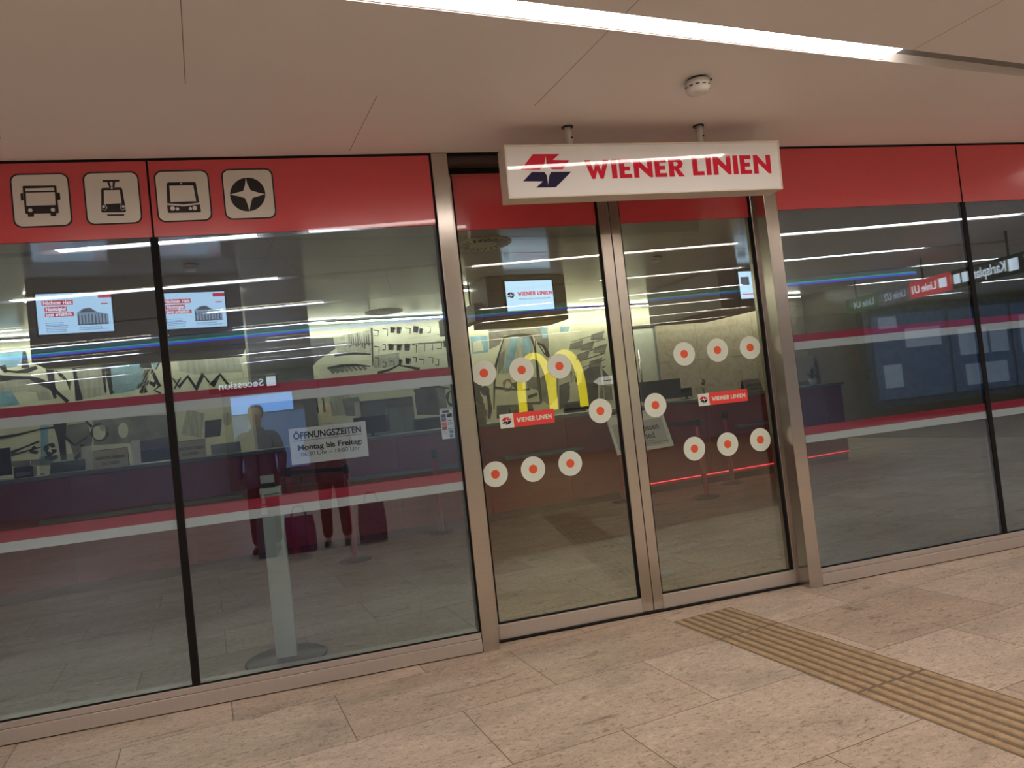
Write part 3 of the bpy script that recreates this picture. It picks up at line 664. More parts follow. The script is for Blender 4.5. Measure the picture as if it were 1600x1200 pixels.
# left bay
patch([(0, 60), (190, 45), (200, 170), (60, 190), (0, 180)], FA, MBL); patch([(640, 140), (860, 120), (900, 420), (680, 460)], FA, MLG)
patch([(935, 120), (1200, 105), (1230, 250), (1180, 370), (1060, 400), (960, 410)], FA, MBL); patch([(1260, 100), (1380, 90), (1330, 210)], FA, MBL)
patch([(0, 320), (180, 280), (330, 310), (420, 380), (440, 460), (330, 470), (310, 400), (200, 380), (0, 420)], FA, MLG); patch([(0, 400), (100, 390), (170, 500), (0, 520)], FA, MBL, 2)
stroke([(207, 50), (212, 120), (216, 190)], FA, .09); stroke([(25, 200), (60, 215), (140, 225), (230, 215), (315, 185)], FA, .06); stroke([(20, 170), (50, 230)], FA, .08)
stroke([(0, 280), (120, 275), (250, 275), (330, 300), (430, 350), (500, 410), (580, 480)], FA, .09); stroke([(415, 140), (440, 300), (470, 450)], FA, .10)
stroke([(620, 140), (650, 300), (675, 465)], FA, .09); stroke([(870, 120), (885, 260), (902, 400)], FA, .05); stroke([(905, 120), (928, 300), (948, 415)], FA, .07); stroke([(925, 120), (945, 300), (965, 410)], FA, .04)
for i in range(9): stroke([(470+5*i, 210+6*i), (540+8*i, 250+10*i), (600, 380-12*i)], FA, .012)
for i in range(14): stroke([(960+22*i, 380-10*(i % 3)), (1010+24*i, 180+12*(i % 4))], FA, .014, MLG, 3)
patch([(1195, 145), (1290, 150), (1290, 192), (1190, 190)], FA, MBK, 2)
stroke([(1175, 362), (1230, 300), (1250, 215), (1290, 205), (1330, 300), (1315, 335), (1265, 310), (1225, 350), (1200, 405)], FA, .07)
stroke([(1290, 210), (1360, 345), (1315, 380), (1370, 405)], FA, .05); stroke([(1220, 340), (1245, 400)], FA, .05); stroke([(1380, 100), (1330, 200)], FA, .03)
stroke([(1050, 240), (1100, 180), (1150, 252), (1190, 168), (1225, 215)], FD, .09); stroke([(1240, 235), (1290, 168), (1340, 235)], FD, .09); stroke([(1010, 190), (1055, 250)], FD, .04); stroke([(1060, 185), (1020, 255)], FD, .04)
patch([(1040, 90), (1400, 70), (1420, 150), (1150, 170), (1050, 150)], FD, MLG)
# lower left bay
stroke([(0, 785), (150, 760), (350, 710), (530, 688)], FA, .045); stroke([(510, 665), (525, 800), (545, 975)], FA, .16); stroke([(90, 915), (200, 870), (335, 815)], FA, .05); stroke([(90, 935), (350, 865)], FA, .03)
stroke(ell(292, 893, 20, 20, 12), FA, .06); stroke(ell(428, 885, 36, 40, 14), FA, .07); patch([(345, 680), (410, 680), (415, 960), (350, 965)], FA, MBL)
patch([(560, 680), (740, 650), (790, 800), (760, 960), (640, 970), (600, 850), (540, 760)], FA, MGR); patch([(790, 640), (1200, 600), (1430, 590), (1460, 980), (1140, 1000), (1110, 830), (800, 850)], FA, MGR)
patch(ell(1050, 722, 44, 66), FA, MCR, 2); patch(ell(840, 745, 60, 60), FA, MCR, 2); patch(ell(880, 700, 30, 30), FA, MLG, 3); patch([(1110, 830), (1460, 770), (1460, 985), (1150, 1000)], FA, MDK, 2)
stroke([(550, 780), (640, 850), (740, 780)], FA, .05); stroke([(640, 970), (700, 900), (700, 840)], FA, .08); stroke(ell(850, 740, 70, 72, 16), FA, .03)
stroke([(380, 955), (450, 960), (490, 945)], FA, .07); stroke([(730, 640), (785, 695)], FA, .05); patch([(90, 985), (450, 960), (450, 1020), (90, 1030)], FA, MGR)
patch([(1095, 370), (1200, 400), (1180, 540), (1060, 520)], FD, MLG, 2); patch(ell(1330, 430, 26, 40), FD, MLG, 3); patch([(1200, 440), (1300, 430), (1290, 530), (1200, 540)], FD, MDK, 2)
# middle bay
patch([(165, 480), (430, 465), (450, 560), (300, 660), (180, 790)], FB, MDK); patch([(430, 470), (740, 400), (760, 560), (740, 620), (480, 620)], FB, MLG)  # first patch only darkens the area beside the grey column
patch([(400, 600), (600, 590), (740, 600), (730, 720), (560, 700), (380, 730)], FB, MCR, 2)
stroke([(440, 612), (600, 598), (745, 606)], FB, .05); stroke([(380, 722), (500, 702), (620, 695), (740, 706)], FB, .05); stroke([(750, 385), (755, 500), (760, 705)], FB, .035); stroke([(880, 530), (1100, 518), (1370, 505)], FB, .02)
stroke([(985, 700), (1060, 712), (1150, 730)], FB, .05); stroke([(985, 690), (900, 735), (800, 762)], FB, .05)
patch([(760, 620), (980, 590), (980, 690), (860, 720), (770, 720)], FB, MLG)
rw = random.Random(3)
for (y0, n_) in ((425, 9), (560, 10), (680, 9)):
    for i in range(n_):
        cx = 790+i*64+rw.randint(-10, 10); cy_ = y0-i*3+rw.randint(-14, 14); ww = rw.randint(12, 22); hh = rw.randint(22, 34)
        pts = [(cx-ww, cy_-hh), (cx+ww, cy_-hh+4), (cx+ww-3, cy_+hh), (cx-ww+2, cy_+hh-3), (cx-ww, cy_-hh)]
        a = rw.randint(3, 5); stroke(pts[:a], FB, .022)
for i in range(10): stroke([(560+18*i, 420+rw.randint(0, 40)), (566+18*i, 500+rw.randint(0, 60))], FB, .02); stroke([(450+30*i, 520+rw.randint(-10, 20)), (490+30*i, 515)], FB, .02)
for i in range(8): stroke([(400+38*i, 720-i*3), (440+38*i, 760-i*4)], FB, .07, MGR)
for (x_, y_) in ((215, 985), (250, 980), (290, 975), (345, 968)): stroke([(x_, y_), (x_+14, y_+120)], FB, .05)
patch([(400, 960), (560, 930), (620, 1110), (420, 1120)], FB, MLG); patch([(500, 980), (640, 960), (700, 1120), (540, 1120)], FB, MGR, 2); stroke([(632, 1000), (645, 1050), (652, 1115)], FB, .07, MYL)
patch([(1100, 900), (1300, 870), (1320, 1110), (1130, 1110)], FB, MDK); patch([(1290, 880), (1360, 880), (1380, 1050), (1310, 1060)], FB, MGR); stroke(ell(1420, 970, 40, 60, 14), FB, .06)
stroke([(1150, 880), (1280, 872), (1400, 890)], FB, .05); patch([(1060, 930), (1110, 920), (1100, 1040), (1060, 1040)], FB, MCR, 3)
# bay seen through the left door leaf
patch([(30, 110), (220, 100), (230, 280), (60, 300)], FC, MBL); patch([(60, 170), (150, 150), (180, 260), (70, 280)], FC, MCR, 2)
patch([(230, 20), (790, 0), (900, 30), (880, 300), (760, 170), (700, 90), (400, 100), (350, 200), (240, 250)], FC, MGR)
patch([(400, 115), (690, 100), (730, 200), (700, 330), (600, 450), (400, 520), (330, 500), (350, 330), (380, 200)], FC, MLG, 2); patch([(470, 130), (560, 115), (520, 320), (420, 500), (400, 480)], FC, MBL, 3); patch([(590, 120), (680, 110), (700, 240), (620, 330)], FC, MBL, 3)
patch([(340, 330), (410, 250), (400, 420), (330, 540)], FC, MGR, 3); patch([(870, 30), (1010, 10), (1010, 140), (1060, 240), (1060, 300), (900, 300)], FC, MCR, 2); patch([(790, 20), (870, 10), (870, 120), (820, 130)], FC, MBL, 2); patch([(1010, 0), (1120, 0), (1090, 60), (1010, 60)], FC, MBL, 3)
stroke([(400, 120), (360, 250), (310, 430), (295, 620), (290, 900)], FC, .05); stroke([(385, 125), (480, 102), (600, 95), (690, 102)], FC, .07); stroke([(690, 100), (730, 220), (760, 420), (780, 640), (805, 830)], FC, .07)
stroke([(740, 150), (750, 350), (775, 600)], FC, .035); stroke([(760, 180), (830, 210), (870, 290), (880, 330)], FC, .08); stroke([(770, 190), (840, 300), (890, 330)], FC, .04)
stroke([(20, 470), (120, 450), (200, 440)], FC, .04); stroke([(300, 665), (420, 680), (600, 690), (680, 680)], FC, .05); stroke([(660, 770), (760, 735)], FC, .06); stroke([(560, 840), (800, 830)], FC, .05)
patch([(50, 590), (160, 650), (140, 720), (200, 850), (160, 900), (60, 780)], FC, MDK, 2); patch(ell(195, 700, 48, 55), FC, MDK, 2); stroke([(220, 700), (250, 900), (240, 1000)], FC, .07); patch([(170, 780), (210, 770), (230, 1000), (190, 980)], FC, MCR, 3)
stroke(ell(440, 640, 42, 60, 16), FC, .06, mat('mural_brown', (.33, .22, .14), .8)); patch([(640, 540), (780, 560), (790, 700), (650, 660)], FC, MGR, 3); patch([(790, 560), (990, 430), (990, 760), (900, 860), (810, 800)], FC, MGR, 2)
patch([(470, 620), (600, 590), (600, 680), (520, 680)], FC, MDK, 3); patch([(320, 860), (540, 850), (560, 1000), (320, 1000)], FC, MDK, 2)
for (x_, y_) in ((1120, 190), (1350, 90), (1380, 230), (1190, 310), (1240, 200), (1330, 380)):
    patch([(x_, y_), (x_+140, y_-45), (x_+120, y_+50), (x_-10, y_+60)], FC, MGR, 3)
for i in range(6): stroke([(1130+30*i, 170+70*i), (1500, 60+75*i)], FC, .018)
patch([(1250, 500), (1330, 440), (1450, 440), (1560, 560), (1560, 640), (1240, 620)], FC, MDK, 4); patch([(1210, 620), (1420, 610), (1420, 900), (1220, 900)], FC, MBK, 5); stroke([(1450, 420), (1490, 800)], FC, .08, MLG, 6)
patch([(1000, 640), (1110, 600), (1120, 780), (1030, 900), (1000, 900)], FC, MDK, 3); patch([(1120, 620), (1200, 600), (1210, 780), (1110, 880)], FC, MCR, 4); patch([(1450, 640), (1570, 650), (1580, 800), (1440, 800)], FC, MGR, 4)
stroke([(1130, 490), (1130, 620), (1180, 500), (1190, 640)], FC, .05); stroke([(1100, 660), (1260, 640), (1560, 610)], FC, .04)
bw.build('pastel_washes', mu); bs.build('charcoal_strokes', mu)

# ------------------------------------------------------------------ things on and behind the counter
def tent(u, lab, v=4.86, w=.34, h=.20, white=True, mirror=False):
    e = empty('tent_sign', W(u, v, CT), PHI, lab, 'counter sign', 'folded closed signs on the counter')
    b = MB()
    for s_ in (-1, 1):
        vs = [(-w/2, s_*.08, 0), (w/2, s_*.08, 0), (w/2, s_*.004, h), (-w/2, s_*.004, h)]
        a = [b.bm.verts.new(p) for p in vs]; c_ = [b.bm.verts.new((p[0], p[1]-.004*s_, p[2])) for p in vs]
        b.face(a, TAN); b.face(c_[::-1], DARK)
        for i in range(4): b.face([a[i], a[(i+1) % 4], c_[(i+1) % 4], c_[i]], DARK)
    b.box(-w/2, w/2, -.005, .005, h-.004, h+.004, mat('fold_red', (.25, .03, .03), .5)); b.build('folded_card', e)
    tl = math.atan2(.076, h)
    text('lettering', 'GESCHLOSSEN', .045, INK, e, (-w*.42, -.066, h*.52-.022+.015), w*.84, .0006, th=.0003, rot=(R(90)-tl*0, 0, 0))
    text('lettering', 'CLOSED', .045, INK, e, (-w*.26, -.078, h*.18), w*.5, .0006, th=.0003)
    return e
def tent_t(e_list): pass
for px_, lab in ((-1.60, 'brown folded GESCHLOSSEN sign on the counter below the left advertising screen'), (-.80, 'brown folded GESCHLOSSEN CLOSED sign on the counter just right of the first window joint'),
                 (3.36, 'brown folded closed sign on the counter above the left name sticker'), (7.32, 'brown folded closed sign at the right part of the counter')):
    tent(px_, lab)
def leaf(u, v, lab, w=.1, h=.2):
    e = MB(); e.box(-w/2, w/2, 0, .003, 0, h, PAPER); o = e.build('paper_sheet', None, W(u, v, CT), PHI); o.rotation_euler.x = R(-14); tag(o, lab, 'paper', 'white sheets leaning by the closed sign'); return o
leaf(-1.84, 4.9, 'white sheet leaning left of the brown sign below the left screen', .11, .27); leaf(-1.36, 4.95, 'white sheet leaning right of the brown sign below the left screen', .09, .28)
def monitor(u, v, w, h, z, lab, base=True, back=True):
    e = empty('computer_monitor', W(u, v, z), PHI, lab, 'monitor', 'dark computer monitors of the office')
    MB().box(-w/2, w/2, 0, .035, .04, .04+h, DARK, .004).build('housing', e)
    MB().box(-w/2+.02, w/2-.02, .035, .037, .06, .02+h, mat('screen_off', (.03, .035, .04), .1)).build('screen', e)
    b = MB(); b.tube((0, .02, .0), (0, .02, .05), .018, DARK); b.prof([(.10, 0), (.10, .008), (.02, .012)], DARK, (0, .02, 0), 20); b.build('stand', e)
    return e
monitor(-2.85, 5.2, .5, .30, CT, 'tall dark monitor on the counter at the left edge of the photo')
monitor(5.88, 5.2, .74, .30, CT, 'wide dark monitor on the counter seen through the right door leaf')
monitor(6.42, 5.3, .2, .14, CT, 'small dark monitor on the counter right of the wide one')
monitor(1.38, 5.2, .46, .22, CT, 'dark monitor on the counter above the opening hours sign')
def tray(u, v, lab, w=.34):
    e = empty('card_terminal', W(u, v, CT), PHI, lab, 'card terminal', 'dark card terminals with pale base on the counter')
    MB().box(-w/2, w/2, -.05, .08, 0, .012, PAPER, .002).build('base_tray', e)
    b = MB(); vs = [(-w/2+.01, -.04, .012), (w/2-.01, -.04, .012), (w/2-.01, .06, .125), (-w/2+.01, .06, .125), (-w/2+.01, .075, .012), (w/2-.01, .075, .012)]
    q = [b.bm.verts.new(p) for p in vs]
    for f in ((0, 1, 2, 3), (3, 2, 5, 4), (0, 3, 4), (1, 5, 2), (0, 4, 5, 1)): b.face([q[i] for i in f], DARK)
    b.build('housing', e)
tray(-2.0, 4.72, 'dark card terminal on the counter left of the brown sign below the left screen'); tray(-.42, 4.82, 'dark card terminal on the counter right of the second brown sign')
e = empty('receipt_printer', W(-2.42, 4.9, CT), PHI, 'small dark receipt printer on the counter beside the tall monitor at the left', 'printer')
MB().box(-.09, .09, -.08, .1, 0, .12, DARK, .012).build('housing', e); MB().box(-.06, .06, -.03, .0, .12, .17, PAPER).build('paper_slip', e); MB().box(-.07, .07, -.083, -.08, .02, .06, GREY).build('front_flap', e)
# glass dividers
for (a, c_, lab) in ((1.52, 1.9, 'upright glass screen on the counter right of the opening hours sign'), (-2.3, -1.98, 'low glass screen on the counter near the left card terminal')):
    e = empty('glass_screen', W((a+c_)/2, 5.0, CT), PHI, lab, 'glass screen', 'glass screens on the counter')
    hh = .34 if a > 0 else .2; w = (c_-a)/2
    MB().box(-w, w, 0, .008, .01, hh, GL_TXT).build('pane', e); b = MB(); b.box(-w, -w+.03, -.03, .04, 0, .02, STEEL, .003); b.box(w-.03, w, -.03, .04, 0, .02, STEEL, .003); b.build('clamp', e)
# cabinets behind
e = empty('grey_cabinet', W(2.0, 6.9, 0), PHI, 'light grey office cabinet in front of the mural, right of the opening hours sign', 'cabinet')
GC = mat('cabinet_grey', (.30, .31, .31), .5)
MB().box(-.42, .42, 0, .45, 0, 1.78, GC, .004).build('body', e)
for s_ in (-1, 1):
    d_ = MB().box(-.415 if s_ < 0 else .005, -.005 if s_ < 0 else .415, -.02, 0, .05, 1.75, GC, .003).build('cabinet_door', e)
    MB().box(s_*.05-.008, s_*.05+.008, -.035, -.02, .9, 1.1, STEEL).build('handle', d_)
cu_, cz_ = onV(1310, 590, 8.1)
e = empty('wall_cabinet', W(min(cu_, 11.6), 8.05, cz_), PHI, 'pale cabinet hanging on the marble wall behind the end of the counter', 'cabinet')
MB().box(-.28, .28, 0, .22, 0, .55, WHITEP, .004).build('body', e); MB().box(-.275, .275, -.015, 0, .005, .545, WHITEP, .003).build('cabinet_door', e)
# office chairs behind the counter
def chair(u, v, lab, first=[None]):
    if first[0] is None:
        e = empty('office_chair', (0, 0, 0)); UPH = mat('dark_upholstery', (.025, .03, .045), .8)
        b = MB(); b.box(-.24, .24, -.24, .24, .48, .56, UPH, .03); b.build('seat', e)
        b = MB(); b.box(-.23, .23, .20, .27, .62, 1.42, UPH, .03); b.build('backrest', e)
        b = MB(); b.prof([(.03, .08), (.03, .46), (.05, .48)], DARK, (0, 0, 0), 14)
        for i in range(5): a = 2*math.pi*i/5; b.tube((0, 0, .10), (.30*math.cos(a), .30*math.sin(a), .06), .022, DARK, 8, .014)
        b.build('star_base', e)
        for i in range(5): a = 2*math.pi*i/5; MB().prof([(.028, -.018), (.028, .018)], DARK, (.30*math.cos(a), .30*math.sin(a), .03), 12, 'y').build('caster', e)
        for s_ in (-1, 1): MB().box(s_*.27-.025, s_*.27+.025, -.15, .15, .72, .75, DARK, .01).box(s_*.27-.012, s_*.27+.012, -.02, .02, .5, .72, DARK).build('armrest', e)
        MB().box(-.03, .03, .22, .26, .5, .7, DARK).build('back_bracket', e)
        first[0] = e
    else: e = copy_tree(first[0])
    e.location = W(u, v, 0); e.rotation_euler.z = PHI+.25; tag(e, lab, 'chair', 'office chairs behind the counter')
chair(2.45, 5.9, 'dark office chair behind the counter beside the payment sticker'); chair(5.0, 6.1, 'dark office chair behind the counter seen near the door joint'); chair(-1.2, 6.0, 'dark office chair behind the counter seen through the left windows')
# brochure holders by the left door post
for i, (u, z) in enumerate(((2.86, 0.0), (2.93, 0.105), (3.0, 0))):
    pass
e = empty('brochure_stack', W(2.80, 4.8, CT), PHI, 'small grey stacked boxes on the counter beside the left door post', 'boxes')
b = MB(); b.box(-.12, .02, 0, .12, 0, .09, TAN, .003); b.build('lower_box', e); MB().box(-.10, .05, .01, .12, .092, .18, TAN, .003).build('middle_box', e); MB().box(-.12, .02, 0, .12, .182, .27, TAN, .003).build('upper_box', e)
# plant
PLG = mat('plant_green', (.035, .07, .04), .5, 0, .2)
pu = onV(1275, 603, 4.9)[0]
e = empty('potted_plant', W(pu, 4.95, CT), PHI, 'small potted plant on the right end of the counter', 'potted plant')
MB().prof([(.05, 0), (.07, .10), (.066, .10), (.06, .09)], WHITEP, (0, 0, 0), 20).build('pot', e)
b = MB(); rp = random.Random(5)
for i in range(22):
    a = rp.uniform(0, 6.28); l = rp.uniform(.10, .24); t = rp.uniform(.2, 1.2); d = Vector((math.cos(a)*math.sin(t), math.sin(a)*math.sin(t), math.cos(t))); sd = Vector((-math.sin(a), math.cos(a), 0))*.014
    p0 = Vector((0, 0, .09)); p1 = p0+d*l*.55+Vector((0, 0, .02)); p2 = p0+d*l+Vector((0, 0, -.03*t))
    v_ = [b.bm.verts.new(q) for q in (p0, p1+sd, p2, p1-sd)]; b.face(v_, PLG)
b.recalc = False; b.build('leaves', e)
# gooseneck microphone
e = empty('counter_microphone', W(6.35, 4.78, CT), PHI, 'small silver microphone on a stem on the counter beside the wide monitor', 'microphone')
b = MB(); b.prof([(.05, 0), (.05, .02)], STEEL, (0, 0, 0), 16); b.tube((0, 0, .02), (.0, -.01, .22), .008, STEEL); b.build('stem', e); MB().prof([(.02, .20), (.034, .22), (.034, .26), (.02, .28)], STEEL, (0, -.01, 0), 16).build('head', e)

# ------------------------------------------------------------------ queue barrier posts
SPK = mat('post_red', (.55, .03, .07), .35)
def stanchion(u, v, lab, belt=None, first=[None]):
    if first[0] is None:
        e = empty('barrier_post', (0, 0, 0))
        MB().prof([(.175, 0), (.175, .008), (.16, .018), (.04, .028)], DARK, (0, 0, 0), 36).build('base_plate', e)
        MB().prof([(.032, .026), (.032, .93)], SPK, (0, 0, 0), 20).build('post', e)
        MB().prof([(.036, .93), (.036, 1.02), (.030, 1.03)], DARK, (0, 0, 0), 20).build('belt_head', e)
        first[0] = e
    else: e = copy_tree(first[0])
    e.location = W(u, v, 0); e.rotation_euler.z = PHI; tag(e, lab, 'barrier post', 'red queue barrier posts with dark round bases')
    if belt:
        d = Vector((belt[0]-u, belt[1]-v, 0)); n_ = Vector((-d.y, d.x, 0)).normalized()*.002; b = MB()
        p, q = d.normalized()*.036, d-d.normalized()*.036
        vs = [b.bm.verts.new(t) for t in (p+n_+Vector((0, 0, .955)), q+n_+Vector((0, 0, .955)), q+n_+Vector((0, 0, 1.0)), p+n_+Vector((0, 0, 1.0)), p-n_+Vector((0, 0, .955)), q-n_+Vector((0, 0, .955)), q-n_+Vector((0, 0, 1.0)), p-n_+Vector((0, 0, 1.0)))]
        for f in ((0, 1, 2, 3), (7, 6, 5, 4), (0, 4, 5, 1), (3, 2, 6, 7), (0, 3, 7, 4), (1, 5, 6, 2)): b.face([vs[i] for i in f], mat('belt_black', (.02, .02, .03), .7))
        b.build('belt', e)
def uvz(x, y):
    d = ray(x, y); P = CAM+d*(-CAM.z/d.z); return AB(P)
pa = uvz(1104, 777); pb = uvz(1145, 755); pc = uvz(558, 875); pd = uvz(690, 833); pe = uvz(470, 866); pf = uvz(972, 783)
pd = (pd[0], 4.38); pe = (.2, 4.38); pf = (pf[0], 4.38); pc = (pc[0]-.02, 3.63)
stanchion(*pa, 'red barrier post seen through the right door leaf, nearer of the two', None)
stanchion(*pb, 'red barrier post seen through the right door leaf, close to the counter', pf if False else None)
stanchion(pc[0], pc[1], 'red barrier post with dark round base seen below the opening hours sign', (pe[0], pe[1]))
stanchion(*pd, 'red barrier post by the counter beside the left steel door post', None)
stanchion(*pe, 'red barrier post just right of the white floor column in the left window')
stanchion(*pf, 'red barrier post seen beside the middle frame of the left door leaf', pa)

# ------------------------------------------------------------------ dispenser stand behind the left window
PW = mat('stand_white', (.62, .66, .62), .4)
e = empty('dispenser_stand', (-.365, .62, 0), 0, 'pale grey column stand with a dark round base right behind the left window', 'stand')
MB().prof([(.255, 0), (.255, .006), (.245, .014), (.02, .016)], DARK, (0, 0, 0), 44).build('base_plate', e)
MB().box(-.062, .068, -.04, .04, .014, 1.06, PW, .005).build('column', e)
MB().box(-.062, .068, -.06, .06, 1.062, 1.10, PW, .004).build('top_tray', e)
MB().box(-.05, .03, .0, .05, 1.10, 1.13, DARK, .004).build('dispenser', e)
MB().box(-.055, .03, -.004, .0, 1.13, 1.18, PAPER).build('label_card', e)
# closed poster stand behind the right leaf
e = empty('poster_stand', (2.44, 1.05, 0), 0, 'silver poster stand with a tilted frame reading Geschlossen Closed behind the doors', 'poster stand')
MB().prof([(.15, 0), (.15, .006), (.02, .010)], mat('silver_paint', (.6, .62, .6), .35, .3), (0, 0, 0), 32).build('base_plate', e)
SIL = mat('silver_paint', (.6, .62, .6))
MB().tube((0, 0, .008), (0, 0, 1.02), .014, SIL).build('pole', e)
P = [onY(*q, .95) for q in ((958, 648), (1036, 637), (1056, 697), (971, 712))]
fw_ = .49; fh = .34; ang = R(-24)
fr = MB(); T = .016
for q in ((-fw_/2, fw_/2, 0, T), (-fw_/2, fw_/2, fh-T, fh), (-fw_/2, -fw_/2+T, T, fh-T), (fw_/2-T, fw_/2, T, fh-T)): fr.box(q[0], q[1], -.012, .008, q[2], q[3], SIL, .003)
fo = fr.build('poster_frame', e, (.015, -.045, .985)); fo.rotation_euler = (ang, R(-2), 0)
MB().box(-fw_/2+T, fw_/2-T, -.004, .004, T, fh-T, PAPER).build('poster', fo)
MB().box(-fw_/2+T+.01, fw_/2-T-.01, -.0052, -.004, .03, fh-.085, mat('poster_grey', (.42, .42, .40), .7)).build('grey_field', fo)
text('lettering', 'Geschlossen', .074, INK, fo, (-.145, -.006, .165), .315, .001, th=.0003)
text('lettering', 'Closed', .074, INK, fo, (-.060, -.006, .095), .170, .001, th=.0003)
text('small_print', 'Wir bitten um Verständnis', .020, INK, fo, (-.20, -.006, .068), .30, 0, th=.0002)
text('small_print', 'Öffnungszeiten Montag bis Freitag 06:30-19:00', .018, INK, fo, (-.20, -.006, .048), .41, 0, th=.0002)

# ------------------------------------------------------------------ concourse behind the camera
# blue shop front with white posters (seen mirrored in the right window)
BLW = mat('shop_blue', (.03, .12, .24), .35, 0, .15, 2)
e = empty('blue_shop_front', W(14.6, -13.6, 0), PHI, 'dark blue shop front with white posters across the concourse at the right', 'shop front')
MB().box(-2.6, 3.3, 0, -.3, .35, 2.95, BLW, .01).build('cladding', e)
SW = mat('shop_poster_light', (.4, .45, .5), .4, emit=(.30, .40, .50), strength=.55); SB = mat('shop_glass_light', (.05, .1, .2), .3, emit=(.04, .11, .20), strength=.55)
for (a, c_, z0, z1, m_) in ((-2.4, -.3, .55, 2.75, SB), (-.2, 1.5, .55, 2.75, SB), (1.6, 3.2, .55, 2.75, SB)):
    o = MB().box(a, c_, .0, .03, z0, z1, m_).build('shop_pane', e)
rs = random.Random(2)
for (a, c_, z0, z1) in ((-2.2, -1.7, .85, 1.45), (-1.5, -.5, 1.85, 2.35), (-2.2, -1.7, 2.4, 2.7), (0, .8, 1.5, 2.2), (.9, 1.4, 1.5, 2.1), (0.1, 1.3, .7, 1.25), (1.8, 2.9, 1.4, 2.4)):
    MB().box(a, c_, .03, .045, z0, z1, SW).build('poster', e)
# bright shop window straight behind the photographer
e = empty('lit_shop_window', W(-3.05, -13.4, 0), PHI, 'bright pale blue shop window across the concourse behind the two people', 'shop window')
MB().box(-1.1, 1.1, 0, -.2, .2, 2.7, mat('shop_frame_grey', (.12, .13, .15), .5), .01).build('frame', e)
MB().box(-.9, .5, 0, .02, 1.95, 2.36, mat('shop_light_blue', (.1, .1, .1), emit=(.25, .55, 1.0), strength=2.2)).build('light_panel', e)
MB().box(-.9, .75, 0, .02, .6, 1.92, mat('shop_dim_blue', (.1, .1, .1), emit=(.14, .24, .42), strength=1.0)).build('window_pane', e)
# restaurant with the yellow M
e = empty('restaurant_sign', W(3.62, -12.9, 0), PHI+math.pi, 'large glowing yellow M sign across the concourse, mirrored in the left door leaf', 'sign')
MY = mat('yellow_sign_light', (.3, .3, .02), emit=(.95, .80, .03), strength=4.2)
def arch(x0, x1, zb, zt, wt, wb):
    n_ = 16; out = []; inn = []
    for i in range(n_+1):
        t = i/n_; a = math.pi*(1-t); cx = (x0+x1)/2; rx = (x1-x0)/2
        out.append((cx+rx*math.copysign(abs(math.cos(a))**.95, math.cos(a)), zb+(zt-zb)*math.sin(a)**.62))
        inn.append((cx+(rx-wb)*math.copysign(abs(math.cos(a))**.95, math.cos(a)), zb+(zt-zb-wt)*math.sin(a)**.62))
    return out+inn[::-1]
b = MB(); b.poly([arch(-.85, .10, 0, 1.42, .15, .20)], 0, MY, .06); b.poly([arch(-.10, .85, 0, 1.42, .15, .20)], -.001, MY, .06); b.build('arches', e, (0, 0, 1.26))
MB().box(-.9, .9, .002, .05, 1.2, 1.25, DARK).build('mounting_rail', e)
# way-finding beam
e = empty('wayfinding_sign', W(8.4, -6.6, 2.455), PHI, 'long hanging direction sign with Karlsplatz and coloured line panels', 'sign')
def panel(v1, v0, m_, nm): return MB().box(-.03, .03, v0+6.6, v1+6.6, 0, .26, m_, .003).build(nm, e)
EK = mat('wayfinding_dark', (.02, .025, .03), .4); ER_ = mat('wayfinding_red', (.3, .02, .02), .4, emit=(.8, .04, .05), strength=1.6); EGY = mat('wayfinding_grey', (.05, .05, .06), .4, emit=(.10, .09, .13), strength=1); EGN = mat('wayfinding_green', (.02, .1, .04), .4, emit=(.02, .12, .05), strength=.6)
EWT = mat('wayfinding_white', (.6, .6, .6), .4, emit=(1, .97, .9), strength=2.2)
EW2 = mat('wayfinding_pale', (.4, .4, .4), .4, emit=(.8, .85, .8), strength=1.0)
rotW = (R(90), 0, R(-90))
p = panel(-4.2, -5.55, EK, 'name_panel'); text('lettering', 'Karlsplatz', .20, EWT, p, (-.034, 6.6-4.52, .07), .66, .002, rot=rotW); MB().box(-.034, -.03, 6.6-4.48, 6.6-4.32, .05, .21, EWT).box(-.034, -.03, 6.6-5.34, 6.6-5.22, .06, .20, EWT).box(-.034, -.03, 6.6-5.50, 6.6-5.38, .06, .20, EWT).build('symbols', p)
p = panel(-5.57, -6.5, ER_, 'line_panel'); text('lettering', 'Linie U1', .17, EWT, p, (-.034, 6.6-5.88, .07), .55, .002, rot=rotW); MB().box(-.034, -.03, 6.6-5.82, 6.6-5.66, .06, .20, EWT).build('symbols', p)
p = panel(-6.52, -7.35, EGY, 'line_panel'); text('lettering', 'Linie U2', .17, EW2, p, (-.034, 6.6-6.6, .07), .55, .002, rot=rotW)
p = panel(-7.37, -8.3, EGN, 'line_panel'); text('lettering', 'Linie U4', .17, EW2, p, (-.034, 6.6-7.45, .07), .6, .002, rot=rotW)
for vv in (-4.5, -6.2, -8): MB().tube((0, vv+6.6, .26), (0, vv+6.6, ZC-2.455), .015, DARK).build('suspension_rod', e)
e = empty('exit_sign', W(-3.35, -12.3, 2.42), PHI+math.pi, 'dark hanging sign reading Secession in white across the concourse', 'sign')
MB().box(-.75, .75, 0, .06, 0, .30, EK, .003).build('panel', e); text('lettering', 'Secession', .22, EWT, e, (-.42, -.003, .08), .95, .002); MB().box(-.68, -.48, -.004, 0, .06, .26, EWT).build('symbol', e)
MB().tube((0, .03, .3), (0, .03, ZC-2.42), .015, DARK).build('suspension_rod', e)
e = empty('arrow_sign', W(4.95, -12.6, 1.72), PHI+math.pi, 'small white arrow sign beside the yellow M across the concourse', 'sign')
